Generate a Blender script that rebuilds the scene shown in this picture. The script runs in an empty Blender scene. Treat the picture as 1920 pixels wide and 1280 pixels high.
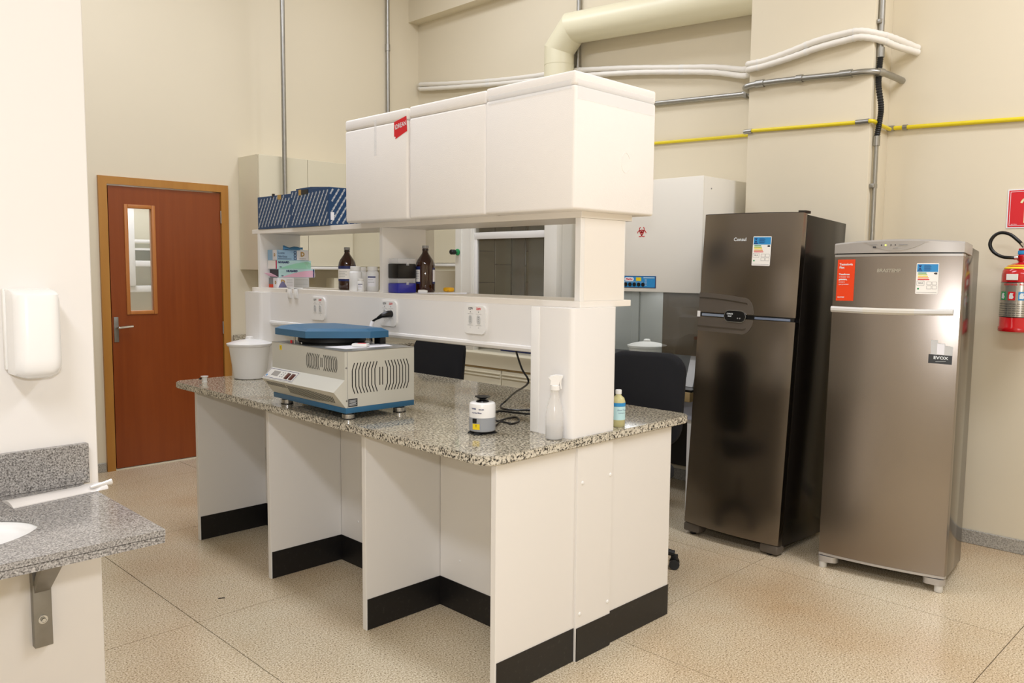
import bpy, bmesh, math, random
from mathutils import Matrix, Vector
random.seed(7)
R = math.radians
sc = bpy.context.scene
C = sc.collection

# ------------------------------------------------------------------ camera
cam_d = bpy.data.cameras.new('camera'); cam = bpy.data.objects.new('camera', cam_d); C.objects.link(cam)
cam_d.sensor_width = 36.0; cam_d.lens = 1535.73 / 1920 * 36.0; cam_d.clip_start = .05; cam_d.clip_end = 60
_ya, _pi, _ro = R(44.975), R(-4.997), R(.508)
_fw = Vector((math.cos(_ya)*math.cos(_pi), math.sin(_ya)*math.cos(_pi), math.sin(_pi)))
_r = Vector((math.sin(_ya), -math.cos(_ya), 0)); _u = _r.cross(_fw)
_r2 = _r*math.cos(_ro) + _u*math.sin(_ro); _u2 = -_r*math.sin(_ro) + _u*math.cos(_ro)
cam.matrix_world = Matrix(((_r2.x, _u2.x, -_fw.x, -1.961), (_r2.y, _u2.y, -_fw.y, -2.031), (_r2.z, _u2.z, -_fw.z, 1.544), (0, 0, 0, 1)))
sc.camera = cam

# ------------------------------------------------------------------ world, lamps, exposure
w = bpy.data.worlds.new('world'); sc.world = w; w.use_nodes = True
w.node_tree.nodes['Background'].inputs[0].default_value = (1, .96, .88, 1)
w.node_tree.nodes['Background'].inputs[1].default_value = .3
sc.view_settings.view_transform = 'Standard'; sc.view_settings.look = 'None'
sc.view_settings.exposure = 0.0; sc.view_settings.gamma = 1.0; sc.view_settings.use_curve_mapping = False

def area(name, loc, sx, sy, power, col, rot=(0, 0, 0)):
    l = bpy.data.lights.new(name, 'AREA'); l.shape = 'RECTANGLE'; l.size = sx; l.size_y = sy
    l.energy = power; l.color = col
    o = bpy.data.objects.new(name, l); o.location = loc; o.rotation_euler = rot; C.objects.link(o); return o
LC = (.87, .91, 1.03)
area('ceiling_lamp', (-3.2, -2.6, 4.5), .5, 2.6, 142, LC)
area('ceiling_lamp', (1.7, -2.6, 4.5), .5, 2.6, 108, LC)
area('ceiling_lamp', (-.2, 2.2, 4.5), .5, 2.6, 76, LC)
area('ceiling_lamp', (2.0, 2.4, 4.5), .5, 2.2, 29, LC)
fl = bpy.data.lights.new('camera_flash', 'POINT'); fl.energy = 77; fl.color = (.93, .95, 1.0); fl.shadow_soft_size = .04
flo = bpy.data.objects.new('camera_flash', fl); C.objects.link(flo)
flo.location = Vector((-1.961, -2.031, 1.544)) + _u2*.17 + _fw*.02

# ------------------------------------------------------------------ materials
def lin(h):
    v = [int(h[i:i+2], 16)/255 for i in (0, 2, 4)]
    return tuple(x/12.92 if x <= .04045 else ((x+.055)/1.055)**2.4 for x in v) + (1,)
def mat(name, col, rough=.5, metal=0, spec=.5, bump=0, bscale=200, alpha=None, trans=0, ior=1.45, emit=None, coat=0, var=0, vscale=3, aniso=0):
    m = bpy.data.materials.new(name); m.use_nodes = True; nt = m.node_tree; b = nt.nodes['Principled BSDF']
    c = lin(col) if isinstance(col, str) else tuple(col)+(1,)
    b.inputs['Base Color'].default_value = c; b.inputs['Roughness'].default_value = rough
    b.inputs['Metallic'].default_value = metal; b.inputs['Specular IOR Level'].default_value = spec
    b.inputs['IOR'].default_value = ior; b.inputs['Transmission Weight'].default_value = trans
    b.inputs['Coat Weight'].default_value = coat; b.inputs['Anisotropic'].default_value = aniso
    if alpha is not None: b.inputs['Alpha'].default_value = alpha
    if emit: b.inputs['Emission Color'].default_value = c; b.inputs['Emission Strength'].default_value = emit
    tc = nt.nodes.new('ShaderNodeTexCoord')
    if bump:
        n = nt.nodes.new('ShaderNodeTexNoise'); n.inputs['Scale'].default_value = bscale; n.inputs['Detail'].default_value = 3
        nt.links.new(tc.outputs['Object'], n.inputs['Vector'])
        bp = nt.nodes.new('ShaderNodeBump'); bp.inputs['Strength'].default_value = bump; bp.inputs['Distance'].default_value = .002
        nt.links.new(n.outputs['Fac'], bp.inputs['Height']); nt.links.new(bp.outputs['Normal'], b.inputs['Normal'])
    if var:
        n = nt.nodes.new('ShaderNodeTexNoise'); n.inputs['Scale'].default_value = vscale; n.inputs['Detail'].default_value = 4
        nt.links.new(tc.outputs['Object'], n.inputs['Vector'])
        mx = nt.nodes.new('ShaderNodeMix'); mx.data_type = 'RGBA'
        mx.inputs['A'].default_value = tuple(x*(1-var) for x in c[:3])+(1,); mx.inputs['B'].default_value = tuple(min(1, x*(1+var)) for x in c[:3])+(1,)
        nt.links.new(n.outputs['Fac'], mx.inputs['Factor']); nt.links.new(mx.outputs['Result'], b.inputs['Base Color'])
    return m

def speckle(name, stops, scale, rough, stain=None, big=None, coords='Object', stretch=(1, 1, 1), bump=0, nd=2.5, nr=.6):
    """stone: fine noise through a hard colour ramp, plus optional broad stain tint"""
    m = bpy.data.materials.new(name); m.use_nodes = True; nt = m.node_tree; b = nt.nodes['Principled BSDF']
    tc = nt.nodes.new('ShaderNodeTexCoord'); mp = nt.nodes.new('ShaderNodeMapping'); mp.inputs['Scale'].default_value = stretch
    nt.links.new(tc.outputs[coords], mp.inputs['Vector'])
    n = nt.nodes.new('ShaderNodeTexNoise'); n.inputs['Scale'].default_value = scale; n.inputs['Detail'].default_value = nd; n.inputs['Roughness'].default_value = nr
    nt.links.new(mp.outputs[0], n.inputs['Vector'])
    rp = nt.nodes.new('ShaderNodeValToRGB'); nt.links.new(n.outputs['Fac'], rp.inputs['Fac'])
    el = rp.color_ramp.elements
    while len(el) > 1: el.remove(el[-1])
    el[0].position = stops[0][0]; el[0].color = lin(stops[0][1])
    for p, h in stops[1:]:
        e = el.new(p); e.color = lin(h)
    out = rp.outputs['Color']
    if stain:
        n2 = nt.nodes.new('ShaderNodeTexNoise'); n2.inputs['Scale'].default_value = stain[1]; n2.inputs['Detail'].default_value = 5
        nt.links.new(tc.outputs[coords], n2.inputs['Vector'])
        r2 = nt.nodes.new('ShaderNodeMapRange'); r2.inputs['From Min'].default_value = stain[2]; r2.inputs['From Max'].default_value = stain[3]; r2.inputs['To Max'].default_value = stain[4]
        nt.links.new(n2.outputs['Fac'], r2.inputs['Value'])
        mx = nt.nodes.new('ShaderNodeMix'); mx.data_type = 'RGBA'; mx.blend_type = 'MULTIPLY'
        mx.inputs['B'].default_value = lin(stain[0])
        nt.links.new(r2.outputs['Result'], mx.inputs['Factor']); nt.links.new(out, mx.inputs['A']); out = mx.outputs['Result']
    nt.links.new(out, b.inputs['Base Color']); b.inputs['Roughness'].default_value = rough
    if bump:
        bp = nt.nodes.new('ShaderNodeBump'); bp.inputs['Strength'].default_value = bump; bp.inputs['Distance'].default_value = .001
        nt.links.new(n.outputs['Fac'], bp.inputs['Height']); nt.links.new(bp.outputs['Normal'], b.inputs['Normal'])
    return m

def wood(name, c1, c2, rough, scale=(14, 14, .7)):
    m = bpy.data.materials.new(name); m.use_nodes = True; nt = m.node_tree; b = nt.nodes['Principled BSDF']
    tc = nt.nodes.new('ShaderNodeTexCoord'); mp = nt.nodes.new('ShaderNodeMapping'); mp.inputs['Scale'].default_value = scale
    nt.links.new(tc.outputs['Object'], mp.inputs['Vector'])
    n = nt.nodes.new('ShaderNodeTexNoise'); n.inputs['Scale'].default_value = 1.6; n.inputs['Detail'].default_value = 7; n.inputs['Distortion'].default_value = .6
    nt.links.new(mp.outputs[0], n.inputs['Vector'])
    mx = nt.nodes.new('ShaderNodeMix'); mx.data_type = 'RGBA'; mx.inputs['A'].default_value = lin(c1); mx.inputs['B'].default_value = lin(c2)
    nt.links.new(n.outputs['Fac'], mx.inputs['Factor']); nt.links.new(mx.outputs['Result'], b.inputs['Base Color'])
    b.inputs['Roughness'].default_value = rough
    return m

def brushed(name, col, rough, vert=True):
    m = bpy.data.materials.new(name); m.use_nodes = True; nt = m.node_tree; b = nt.nodes['Principled BSDF']
    b.inputs['Base Color'].default_value = lin(col); b.inputs['Metallic'].default_value = 1
    tc = nt.nodes.new('ShaderNodeTexCoord'); mp = nt.nodes.new('ShaderNodeMapping'); mp.inputs['Scale'].default_value = (900, 900, 2) if vert else (3, 3, 900)
    nt.links.new(tc.outputs['Object'], mp.inputs['Vector'])
    n = nt.nodes.new('ShaderNodeTexNoise'); n.inputs['Scale'].default_value = 1; n.inputs['Detail'].default_value = 2
    nt.links.new(mp.outputs[0], n.inputs['Vector'])
    r = nt.nodes.new('ShaderNodeMapRange'); r.inputs['To Min'].default_value = rough-.01; r.inputs['To Max'].default_value = rough+.02
    nt.links.new(n.outputs['Fac'], r.inputs['Value']); nt.links.new(r.outputs['Result'], b.inputs['Roughness'])
    b.inputs['Anisotropic'].default_value = .5
    return m

M = dict(
    wall=mat('wall_paint_cream', 'E3D8BF', .75, bump=.08, bscale=120, var=.012),
    wall_flash=mat('wall_paint_flash_lit', 'E8E3DC', .7, bump=.05, bscale=120),  # room's cream paint, whitened to carry the flash light on the partition
    ceil=mat('ceiling_paint', 'F0EBDD', .9),
    lam=mat('white_laminate', 'E9E5DE', .38, bump=.03, bscale=700),
    lamedge=mat('white_edge_band', 'ECE5DA', .35),
    plas=mat('white_plastic', 'F0EEEA', .25, coat=.2),
    plasm=mat('matt_white_plastic', 'ECE9E2', .45),
    alum=mat('white_aluminium_profile', 'EEEBE7', .25),
    kick=speckle('black_plinth', [(.0, '0E0D0D'), (.62, '151313'), (.70, '2A2826')], 60, .42),
    foam=mat('polystyrene', 'F4EFE8', .85, bump=.35, bscale=260, var=.015, vscale=5),
    tape=mat('clear_tape', 'FFFFFF', .1, alpha=.22),
    granite=speckle('cream_granite', [(.0, '2A2724'), (.34, '3A3631'), (.42, '736B5D'), (.49, 'A39A86'), (.57, 'C2B9A3'), (.68, 'D6CFBC')], 150, .07, stain=('C9A67A', 4, .56, .72, .5), stretch=(1, .55, 1)),
    granedge=speckle('granite_edge', [(.0, '141212'), (.38, '2A2828'), (.44, '8B8578'), (.5, 'C2BAA8'), (.6, 'D9D2C2')], 120, .16),
    gsink=speckle('grey_granite', [(.0, '3A3836'), (.36, '504D4A'), (.45, '7E7A76'), (.55, '999590'), (.68, 'B8B4AE')], 230, .1, nd=3, nr=.6),
    terr=speckle('terrazzo', [(.0, '4A3F31'), (.34, '6E614C'), (.40, 'B2A283'), (.47, 'CFBFA2'), (.55, 'DDD0B4'), (.61, 'EBE0C9'), (.68, 'F6EFDD')], 150, .26, nd=3.5, nr=.62, stain=('D2A25C', .9, .40, .75, .5)),
    terr2=speckle('terrazzo_baseboard', [(.0, '6B675F'), (.38, '8F8B82'), (.5, 'ABA79D'), (.65, 'C0BCB2')], 150, .4),
    joint=mat('joint_dark', '3E372E', .8),
    door=wood('varnished_door_veneer', '7C3610', '964A1C', .28),
    frame=wood('golden_door_frame', 'A8702C', 'C08A40', .35, (9, 9, .6)),
    trimw=wood('orange_glazing_bead', 'B06A30', 'C98445', .35, (9, 9, 1)),
    steel=brushed('brushed_steel_door', '8A827A', .21),
    steel2=brushed('brushed_steel_freezer', '99918A', .25),
    fside=mat('fridge_side_paint', '2C2722', .22, metal=.6),
    fside2=mat('freezer_side_paint', '6E675C', .16, metal=.85),
    smoke=mat('smoked_plastic', '5B534A', .22, spec=.5),
    black=mat('black_plastic', '101011', .3),
    blackm=mat('black_matt_plastic', '161617', .55),
    rubber=mat('black_rubber', '0D0D0E', .7),
    fabric=mat('black_fabric', '111114', .9, bump=.3, bscale=500),
    chrome=mat('chrome', 'C8CACC', .12, metal=1),
    galv=mat('galvanised_steel', 'A5A39C', .35, metal=.85, var=.15, vscale=30),
    zinc=mat('dull_zinc_bracket', '8E8B84', .4, metal=.7, var=.15, vscale=25),
    alu=mat('satin_aluminium', 'C4C4C4', .25, metal=1),
    silverp=mat('silver_plastic', 'B7B2AC', .3, metal=.4),
    silverl=mat('pale_silver_plastic', 'D6D3CC', .3),
    yellow=mat('yellow_pipe_paint', 'E6D028', .35),
    whtape=mat('white_pipe_wrap', 'EFEAE0', .5, bump=.2, bscale=60),
    flex=mat('black_corrugated', '1C1C1C', .5),
    duct=mat('cream_duct_paint', 'E6DFC0', .35),
    bluebox=mat('printed_blue_card', '173E66', .45),
    bluebox2=mat('printed_blue_card_face', '1B5480', .45),
    wprint=mat('white_print', 'E8ECEC', .5),
    cgrey=mat('instrument_grey', 'CBC9BE', .45, bump=.05, bscale=900),
    cblue=mat('instrument_blue', '2F6488', .4),
    amber=mat('amber_glass', '3A1604', .04, trans=.35, spec=.7, coat=.5),
    amber2=mat('amber_base', '1A0A03', .05, coat=.5),
    capg=mat('grey_cap', '9A9A9A', .3),
    trans=mat('translucent_plastic', 'F6F5F2', .3, trans=.08, alpha=.93),
    clearp=mat('clear_plastic', 'F0F0F0', .06, alpha=.35, spec=.8),
    glass=mat('glass', 'DCE6DD', .02, alpha=.16, spec=.9),
    glassd=mat('smoked_hood_glass', '5C4F3A', .03, alpha=.6, spec=.9),
    liquid=mat('clear_liquid', 'E3E3E3', .1, alpha=.5),
    yliquid=mat('yellow_gel', 'DCD49A', .1, alpha=.8),
    paper=mat('paper', 'EFEEF2', .6),
    cream=mat('cream_label', 'F6F2EA', .5),
    navy=mat('navy_print', '1F2A63', .5),
    blue=mat('blue_print', '2C8CC8', .45),
    lblue=mat('light_blue_card', '9FC3E0', .5),
    mint=mat('mint_card', '9EDCC2', .5), aqua=mat('aqua_card', 'BFE3E6', .5),
    pink=mat('pink_card', 'E9B8CF', .5), magenta=mat('magenta_print', 'C22F5C', .5),
    red=mat('red_paint', 'C4121A', .18, coat=.5), redp=mat('red_print', 'D8222A', .5),
    orange=mat('orange_sticker', 'EE4410', .45), green=mat('green_print', '2E9A5C', .5),
    lime=mat('lime_print', 'A9C23C', .5), yprint=mat('yellow_print', 'EFD21E', .5), oprint=mat('orange_print', 'E08A3C', .5),
    grey=mat('grey_print', '8A8A8A', .5), dgrey=mat('dark_grey', '3A3A3C', .5),
    lgrey=mat('light_grey', 'C8C8C6', .5), gold=mat('gold_print', 'B8924A', .4),
    glove=mat('blue_nitrile', '4C86B4', .5), purple=mat('purple_glove', '7C7AA0', .5),
    cab=mat('cream_cabinet', 'E0D8BE', .5), hoodw=mat('hood_white', 'E9E6DC', .35), hoodb=mat('hood_base_cream', 'DDD5BC', .4),
    bsc=mat('bsc_enamel', 'F1ECE0', .35), inox=mat('inox_lining', 'B4B4B2', .42, metal=.75),
    tiles=[mat('tile_olive', 'A8A284', .15, var=.05), mat('tile_brown', 'A08E7C', .15, var=.05), mat('tile_taupe', '938874', .15, var=.05)],
    grout=mat('grout', '2A2622', .8), baffle=mat('baffle_grey', 'B4B2AA', .4),
    bluecab=mat('blue_cabinet', '4F86B0', .45), tan=mat('tan_edge', 'A58C5F', .5),
    blub=mat('blue_translucent', '2B2F9A', .2, coat=.3), blackb=mat('black_translucent', '0E0E10', .3),
    yel=mat('yellow_plastic', 'F0B41A', .4), brick=mat('dark_interior', '1A1816', .8),
    screen=mat('lcd_grey', '8F8C88', .2), darkred=mat('dark_red_switch', '4A1210', .3),
    photo=mat('lume_sign', 'EDE9B8', .5), led=mat('lit_led', 'E4E86A', .3, emit=1.2),
    porc=mat('porcelain', 'F2F1EE', .08, coat=.4), silverfoil=mat('foil_wrap', 'D9D6D2', .18, metal=.35),
)

# ------------------------------------------------------------------ mesh collector
class G:
    def __init__(s): s.v = []; s.f = []
    def add(s, v, f):
        n = len(s.v); s.v += [tuple(p) for p in v]; s.f += [tuple(i+n for i in q) for q in f]; return s
    def box(s, x0, x1, y0, y1, z0, z1, bev=0, seg=2, m=None):
        if bev <= 0:
            v = [(x, y, z) for x in (x0, x1) for y in (y0, y1) for z in (z0, z1)]
            f = [(0, 1, 3, 2), (4, 6, 7, 5), (0, 4, 5, 1), (2, 3, 7, 6), (0, 2, 6, 4), (1, 5, 7, 3)]
        else:
            b = bmesh.new(); bmesh.ops.create_cube(b, size=1)
            bmesh.ops.scale(b, vec=(x1-x0, y1-y0, z1-z0), verts=b.verts)
            bmesh.ops.translate(b, vec=((x0+x1)/2, (y0+y1)/2, (z0+z1)/2), verts=b.verts)
            bmesh.ops.bevel(b, geom=b.edges[:], offset=bev, segments=seg, affect='EDGES', profile=.5)
            b.verts.index_update(); v = [tuple(q.co) for q in b.verts]; f = [tuple(q.index for q in p.verts) for p in b.faces]; b.free()
        if m is not None: v = [tuple(m @ Vector(p)) for p in v]
        return s.add(v, f)
    def lathe(s, prof, c, n=32, m=None, cap=True):
        v = []; f = []
        for r, z in prof:
            for i in range(n):
                a = 2*math.pi*i/n; v.append((c[0]+r*math.cos(a), c[1]+r*math.sin(a), c[2]+z))
        for k in range(len(prof)-1):
            for i in range(n):
                j = (i+1) % n; f.append((k*n+i, k*n+j, (k+1)*n+j, (k+1)*n+i))
        if cap: f.append(tuple(reversed(range(n)))); f.append(tuple((len(prof)-1)*n+i for i in range(n)))
        if m is not None: v = [tuple(m @ Vector(p)) for p in v]
        return s.add(v, f)
    def prism(s, poly, axis, a, b, m=None):
        n = len(poly)
        def P(p, h): return {'x': (h, p[0], p[1]), 'y': (p[0], h, p[1]), 'z': (p[0], p[1], h)}[axis]
        v = [P(p, a) for p in poly]+[P(p, b) for p in poly]
        f = [tuple(reversed(range(n))), tuple(range(n, 2*n))]+[(i, (i+1) % n, n+(i+1) % n, n+i) for i in range(n)]
        if m is not None: v = [tuple(m @ Vector(p)) for p in v]
        return s.add(v, f)
    def tube(s, path, r, n=12, corrug=None, cap=True):
        path = [Vector(p) for p in path]; v = []; f = []; up = None
        for i, p in enumerate(path):
            t = (path[min(i+1, len(path)-1)]-path[max(i-1, 0)]).normalized()
            if up is None: up = Vector((0, 0, 1)) if abs(t.z) < .9 else Vector((1, 0, 0))
            a = (up - t*up.dot(t)).normalized(); b = t.cross(a); up = a
            rr = r(i) if callable(r) else r
            for k in range(n):
                an = 2*math.pi*k/n; v.append(p+a*rr*math.cos(an)+b*rr*math.sin(an))
        for i in range(len(path)-1):
            for k in range(n):
                j = (k+1) % n; f.append((i*n+k, i*n+j, (i+1)*n+j, (i+1)*n+k))
        if cap: f.append(tuple(reversed(range(n)))); f.append(tuple((len(path)-1)*n+k for k in range(n)))
        return s.add(v, f)
    def cyl(s, p0, p1, r, n=20): return s.tube([p0, p1], r, n)
    def strip(s, pts, wd, m, d0=0, d1=.0006):
        """flat polyline ribbon in the frame m (x right, y up, z out)"""
        for i in range(len(pts)-1):
            a = Vector((*pts[i], 0)); b = Vector((*pts[i+1], 0)); t = (b-a).normalized(); nn = Vector((-t.y, t.x, 0))*wd/2
            v = [a-nn, b-nn, b+nn, a+nn]; V = [m @ Vector((p.x, p.y, d)) for d in (d0, d1) for p in v]
            s.add(V, [(3, 2, 1, 0), (4, 5, 6, 7), (0, 1, 5, 4), (1, 2, 6, 5), (2, 3, 7, 6), (3, 0, 4, 7)])
        return s
    def plate(s, x0, y0, x1, y1, m, d0=0, d1=.0006): return s.box(x0, x1, y0, y1, d0, d1, m=m)
    def mk(s, name, material, parent=None, sharp=35, inv=None):
        me = bpy.data.meshes.new(name)
        v = s.v if inv is None else [tuple(inv @ Vector(p)) for p in s.v]
        me.from_pydata(v, [], s.f); me.validate()
        b = bmesh.new(); b.from_mesh(me); bmesh.ops.recalc_face_normals(b, faces=b.faces); b.to_mesh(me); b.free()
        me.materials.append(material); me.shade_smooth(); me.set_sharp_from_angle(angle=R(sharp))
        o = bpy.data.objects.new(name, me); C.objects.link(o)
        if parent is not None: o.parent = parent
        return o
def spline(pts, n=8):
    P = [Vector(p) for p in pts]; P = [P[0]*2-P[1]]+P+[P[-1]*2-P[-2]]; out = []
    for i in range(1, len(P)-2):
        for k in range(n):
            t = k/n; a, b, c, d = P[i-1:i+3]
            out.append(.5*((2*b)+(c-a)*t+(2*a-5*b+4*c-d)*t*t+(3*b-a-3*c+d)*t**3))
    out.append(P[-2]); return out
def rrect(x0, y0, x1, y1, r, n=5):
    out = []
    for cx, cy, a0 in ((x1-r, y1-r, 0), (x0+r, y1-r, 90), (x0+r, y0+r, 180), (x1-r, y0+r, 270)):
        for k in range(n+1):
            a = R(a0+90*k/n); out.append((cx+r*math.cos(a), cy+r*math.sin(a)))
    return out
def tag(o, label, cat, group=None, kind=None):
    o['label'] = label; o['category'] = cat
    if group: o['group'] = group
    if kind: o['kind'] = kind
    return o
class T:
    """a thing: an Empty at its base; world=True means the geometry is given in world coordinates"""
    def __init__(s, name, label, cat, loc, mtx=None, group=None, world=True):
        s.o = bpy.data.objects.new(name, None); C.objects.link(s.o); s.o.empty_display_size = .05
        s.o.matrix_world = mtx if mtx is not None else Matrix.Translation(loc)
        tag(s.o, label, cat, group); s.inv = s.o.matrix_world.inverted() if world else None
        s.MW = (mtx if mtx is not None else Matrix.Translation(loc))
    def p(s, g, name, material, parent=None, sharp=35, label=None, kind=None):
        o = g.mk(name, material, parent or s.o, sharp, s.inv)
        if label: o['label'] = label
        if kind: o['kind'] = kind
        return o
def struct(g, name, material, parent=None, sharp=35):
    o = g.mk(name, material, parent, sharp)
    if parent is None: o['kind'] = 'structure'
    return o
def single(g, name, material, label, cat, origin, group=None, sharp=35):
    inv = Matrix.Translation(Vector(origin)).inverted()
    o = g.mk(name, material, None, sharp, inv); o.location = origin
    return tag(o, label, cat, group)
def frame(origin, right, up):
    r = Vector(right).normalized(); u = Vector(up).normalized(); n = r.cross(u)
    return Matrix(((r.x, u.x, n.x, origin[0]), (r.y, u.y, n.y, origin[1]), (r.z, u.z, n.z, origin[2]), (0, 0, 0, 1)))
def textgeo(body, size, bold=0, res=2, align='CENTER', shear=0, sx=1):
    cu = bpy.data.curves.new('t', 'FONT'); cu.body = body; cu.size = size; cu.align_x = align; cu.align_y = 'CENTER'
    cu.resolution_u = res; cu.offset = bold; cu.shear = shear
    o = bpy.data.objects.new('t', cu); me = bpy.data.meshes.new_from_object(o)
    v = [(p.co.x*sx, p.co.y) for p in me.vertices]; f = [tuple(p.vertices) for p in me.polygons]
    bpy.data.objects.remove(o); bpy.data.curves.remove(cu); bpy.data.meshes.remove(me); return v, f
def text(g, body, size, m, x=0, y=0, d=.001, bold=0, rot=0, align='CENTER', res=2, shear=0, sx=1):
    v, f = textgeo(body, size, bold, res, align, shear, sx); ca, sa = math.cos(R(rot)), math.sin(R(rot))
    return g.add([m @ Vector((x+a*ca-b*sa, y+a*sa+b*ca, d)) for a, b in v], f)

NX = lambda x, y, z: frame((x, y, z), (0, -1, 0), (0, 0, 1))      # faces -X
NY = lambda x, y, z: frame((x, y, z), (1, 0, 0), (0, 0, 1))       # faces -Y

# ================================================================== STRUCTURE
XW, YD, ZC = 3.17, 4.42, 4.6
fl_o = struct(G().box(-6, XW+.2, -6.5, YD, -.12, -.006), 'floor', M['joint'])
xs = [-6.0, -5.4, -4.15, -2.93, -1.70, -.48, .713, 1.952, XW]
ys = [-6.4, -4.85, -3.62, -2.4, -1.168, .05, 1.372, 2.68, 3.965, YD]
for i in range(len(xs)-1):
    for j in range(len(ys)-1):
        g = G().box(xs[i]+.0018, xs[i+1]-.0018, ys[j]+.0018, ys[j+1]-.0018, -.006, 0)
        g.mk('floor_slab', M['terr'], fl_o)
struct(G().box(-6.2, XW+.2, -6.7, YD+.2, ZC, ZC+.1), 'ceiling', M['ceil'])
struct(G().box(XW, XW+.15, -6.7, YD+.15, 0, ZC), 'wall_back', M['wall'])
# door wall with the doorway cut out
g = G().box(-6, .24, YD, YD+.15, 0, ZC).box(1.125, XW, YD, YD+.15, 0, ZC).box(.24, 1.125, YD, YD+.15, 2.17, ZC)
struct(g, 'wall_door_side', M['wall'])
struct(G().box(-6.15, -6, -6.7, YD+.15, 0, ZC), 'wall_left', M['wall'])
struct(G().box(-6, XW+.15, -6.7, -6.5, 0, ZC), 'wall_behind_camera', M['wall'])
struct(G().box(-6, -1.093, .66, .82, 0, ZC, .003, 1), 'wall_partition', M['wall_flash'])
struct(G().box(2.905, XW, -.078, .703, 0, ZC, .006, 2), 'wall_pillar', M['wall'])
struct(G().box(3.05, XW, .703, YD, 3.9, ZC), 'trim_1', M['wall'])
# baseboards
g = G().box(3.155, XW, -6.5, -.078, 0, .08, .003, 1); struct(g, 'baseboard_back', M['terr2'])
g = G().box(3.155, XW, .703, YD, 0, .08, .003, 1); struct(g, 'baseboard_corner', M['terr2'])
g = G().box(-6, .175, YD-.013, YD, 0, .07, .003, 1); struct(g, 'baseboard_door_side', M['terr2'])
g = G().box(1.18, XW, YD-.013, YD, 0, .07, .003, 1); struct(g, 'baseboard_far', M['terr2'])
# room beyond the door glass
g = G().box(-1.5, 3, 6.4, 6.5, 0, 3).box(-1.5, -1.4, YD+.15, 6.4, 0, 3).box(2.9, 3, YD+.15, 6.4, 0, 3).box(-1.5, 3, YD+.15, 6.5, 3, 3.1).box(-1.5, 3, YD+.15, 6.5, -.1, 0)
struct(g, 'wall_next_room', M['wall'])
area('next_room_lamp', (.7, 5.4, 2.9), 1.2, .4, 38, LC)
t = T('wall_shelf', 'white wall shelf with rounded opening seen through the door glass', 'cabinet', (1.0, 6.2, 1.3))
t.p(G().box(.62, 2.1, 6.38, 6.4, 1.36, 2.3), 'back_panel', M['cab'])
t.p(G().box(.62, 2.1, 6.05, 6.4, 1.30, 1.36, .005), 'bottom_board', M['plasm'])
t.p(G().box(.62, 2.1, 6.05, 6.4, 1.70, 1.72), 'shelf', M['plasm'])
t.p(G().box(.90, 1.036, 6.03, 6.06, 1.36, 2.3, .005), 'front_stile', M['plasm'])
t.p(G().box(1.036, 2.1, 6.03, 6.06, 1.545, 1.60, .005), 'front_rail', M['plasm'])
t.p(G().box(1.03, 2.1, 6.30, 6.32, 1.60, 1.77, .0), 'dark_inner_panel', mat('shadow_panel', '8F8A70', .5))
t.p(G().box(1.03, 2.1, 6.03, 6.06, 1.77, 1.80, .004), 'front_rail', M['plasm'])

# door
df = G().prism([(.180, 0), (.180, 2.207), (1.180, 2.207), (1.180, 0), (1.120, 0), (1.120, 2.150), (.240, 2.150), (.240, 0)], 'y', YD-.022, YD+.14)
dfo = struct(df, 'door_1', M['frame'])
g = G().box(.252, .375, YD-.004, YD+.034, .012, 2.14).box(.575, 1.116, YD-.004, YD+.034, .012, 2.14).box(.375, .575, YD-.004, YD+.034, .012, 1.195).box(.375, .575, YD-.004, YD+.034, 1.995, 2.14)
leaf = g.mk('door_leaf', M['door'], dfo)
g = G()
for a in ((.360, .388, 1.180, 2.01), (.562, .590, 1.180, 2.01)): g.box(a[0], a[1], YD-.014, YD+.04, a[2], a[3], .004)
for a in ((.388, .562, 1.180, 1.208), (.388, .562, 1.982, 2.01)): g.box(a[0], a[1], YD-.013, YD+.04, a[2], a[3], .004)
g.mk('glazing_bead', M['trimw'], leaf)
G().box(.385, .565, YD+.010, YD+.014, 1.2, 1.99).mk('glass_pane', M['glass'], leaf)
G().box(.263, .297, YD-.010, YD-.003, .975, 1.165, .003).mk('handle_plate', M['zinc'], leaf)
g = G().tube(spline([(.284, YD-.01, 1.085), (.284, YD-.05, 1.085), (.30, YD-.055, 1.087), (.385, YD-.055, 1.093)], 6), .009, 10)
g.mk('door_handle', M['chrome'], leaf)
for z in (.45, 1.05, 1.95): G().cyl((1.118, YD-.012, z-.05), (1.118, YD-.012, z+.05), .006, 8).mk('hinge', M['galv'], dfo)
G().box(.240, 1.120, YD-.02, YD+.1, 0, .006).mk('threshold', M['cab'], dfo)

# ================================================================== BENCH
ZK = .1365; ZB = .866
t = T('lab_bench_base', 'white laminate bench base with open knee bays and black plinths', 'workbench', (.5, 1.2, 0))
for y in (0, .7936, 1.6066, 2.4136):
    x1 = .43 if y == 0 else .41
    t.p(G().box(0, x1, y, y+.027, 0, ZB, .0015, 1), 'side_panel', M['lam'])
    t.p(G().box(.006, x1-.001, y-.003, y-.0002, .002, ZK), 'plinth_strip', M['kick'])
for y0, y1 in ((.027, .7936), (.8206, 1.6066), (1.6336, 2.4136)):
    t.p(G().box(.41, .428, y0, y1, 0, ZB), 'back_panel', M['lam'])
    t.p(G().box(.4068, .4098, y0, y1-.003, .002, ZK), 'plinth_strip', M['kick'])
    for z in (.24, .72): t.p(G().lathe([(.006, 0), (.005, .002), (.002, .003)], (0, 0, 0), 12, m=NX(.41, y0+.63, z)), 'screw_cap', M['plas'])
t.p(G().box(.4275, .645, -.0115, .015, 0, ZB, .001, 1), 'centre_end_panel', M['lam'])
t.p(G().box(.431, .6445, -.0145, -.0117, .002, ZK), 'plinth_strip', M['kick'])
t.p(G().box(.6455, 1.078, -.0, .027, 0, ZB, .0015, 1), 'side_panel', M['lam'])
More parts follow.
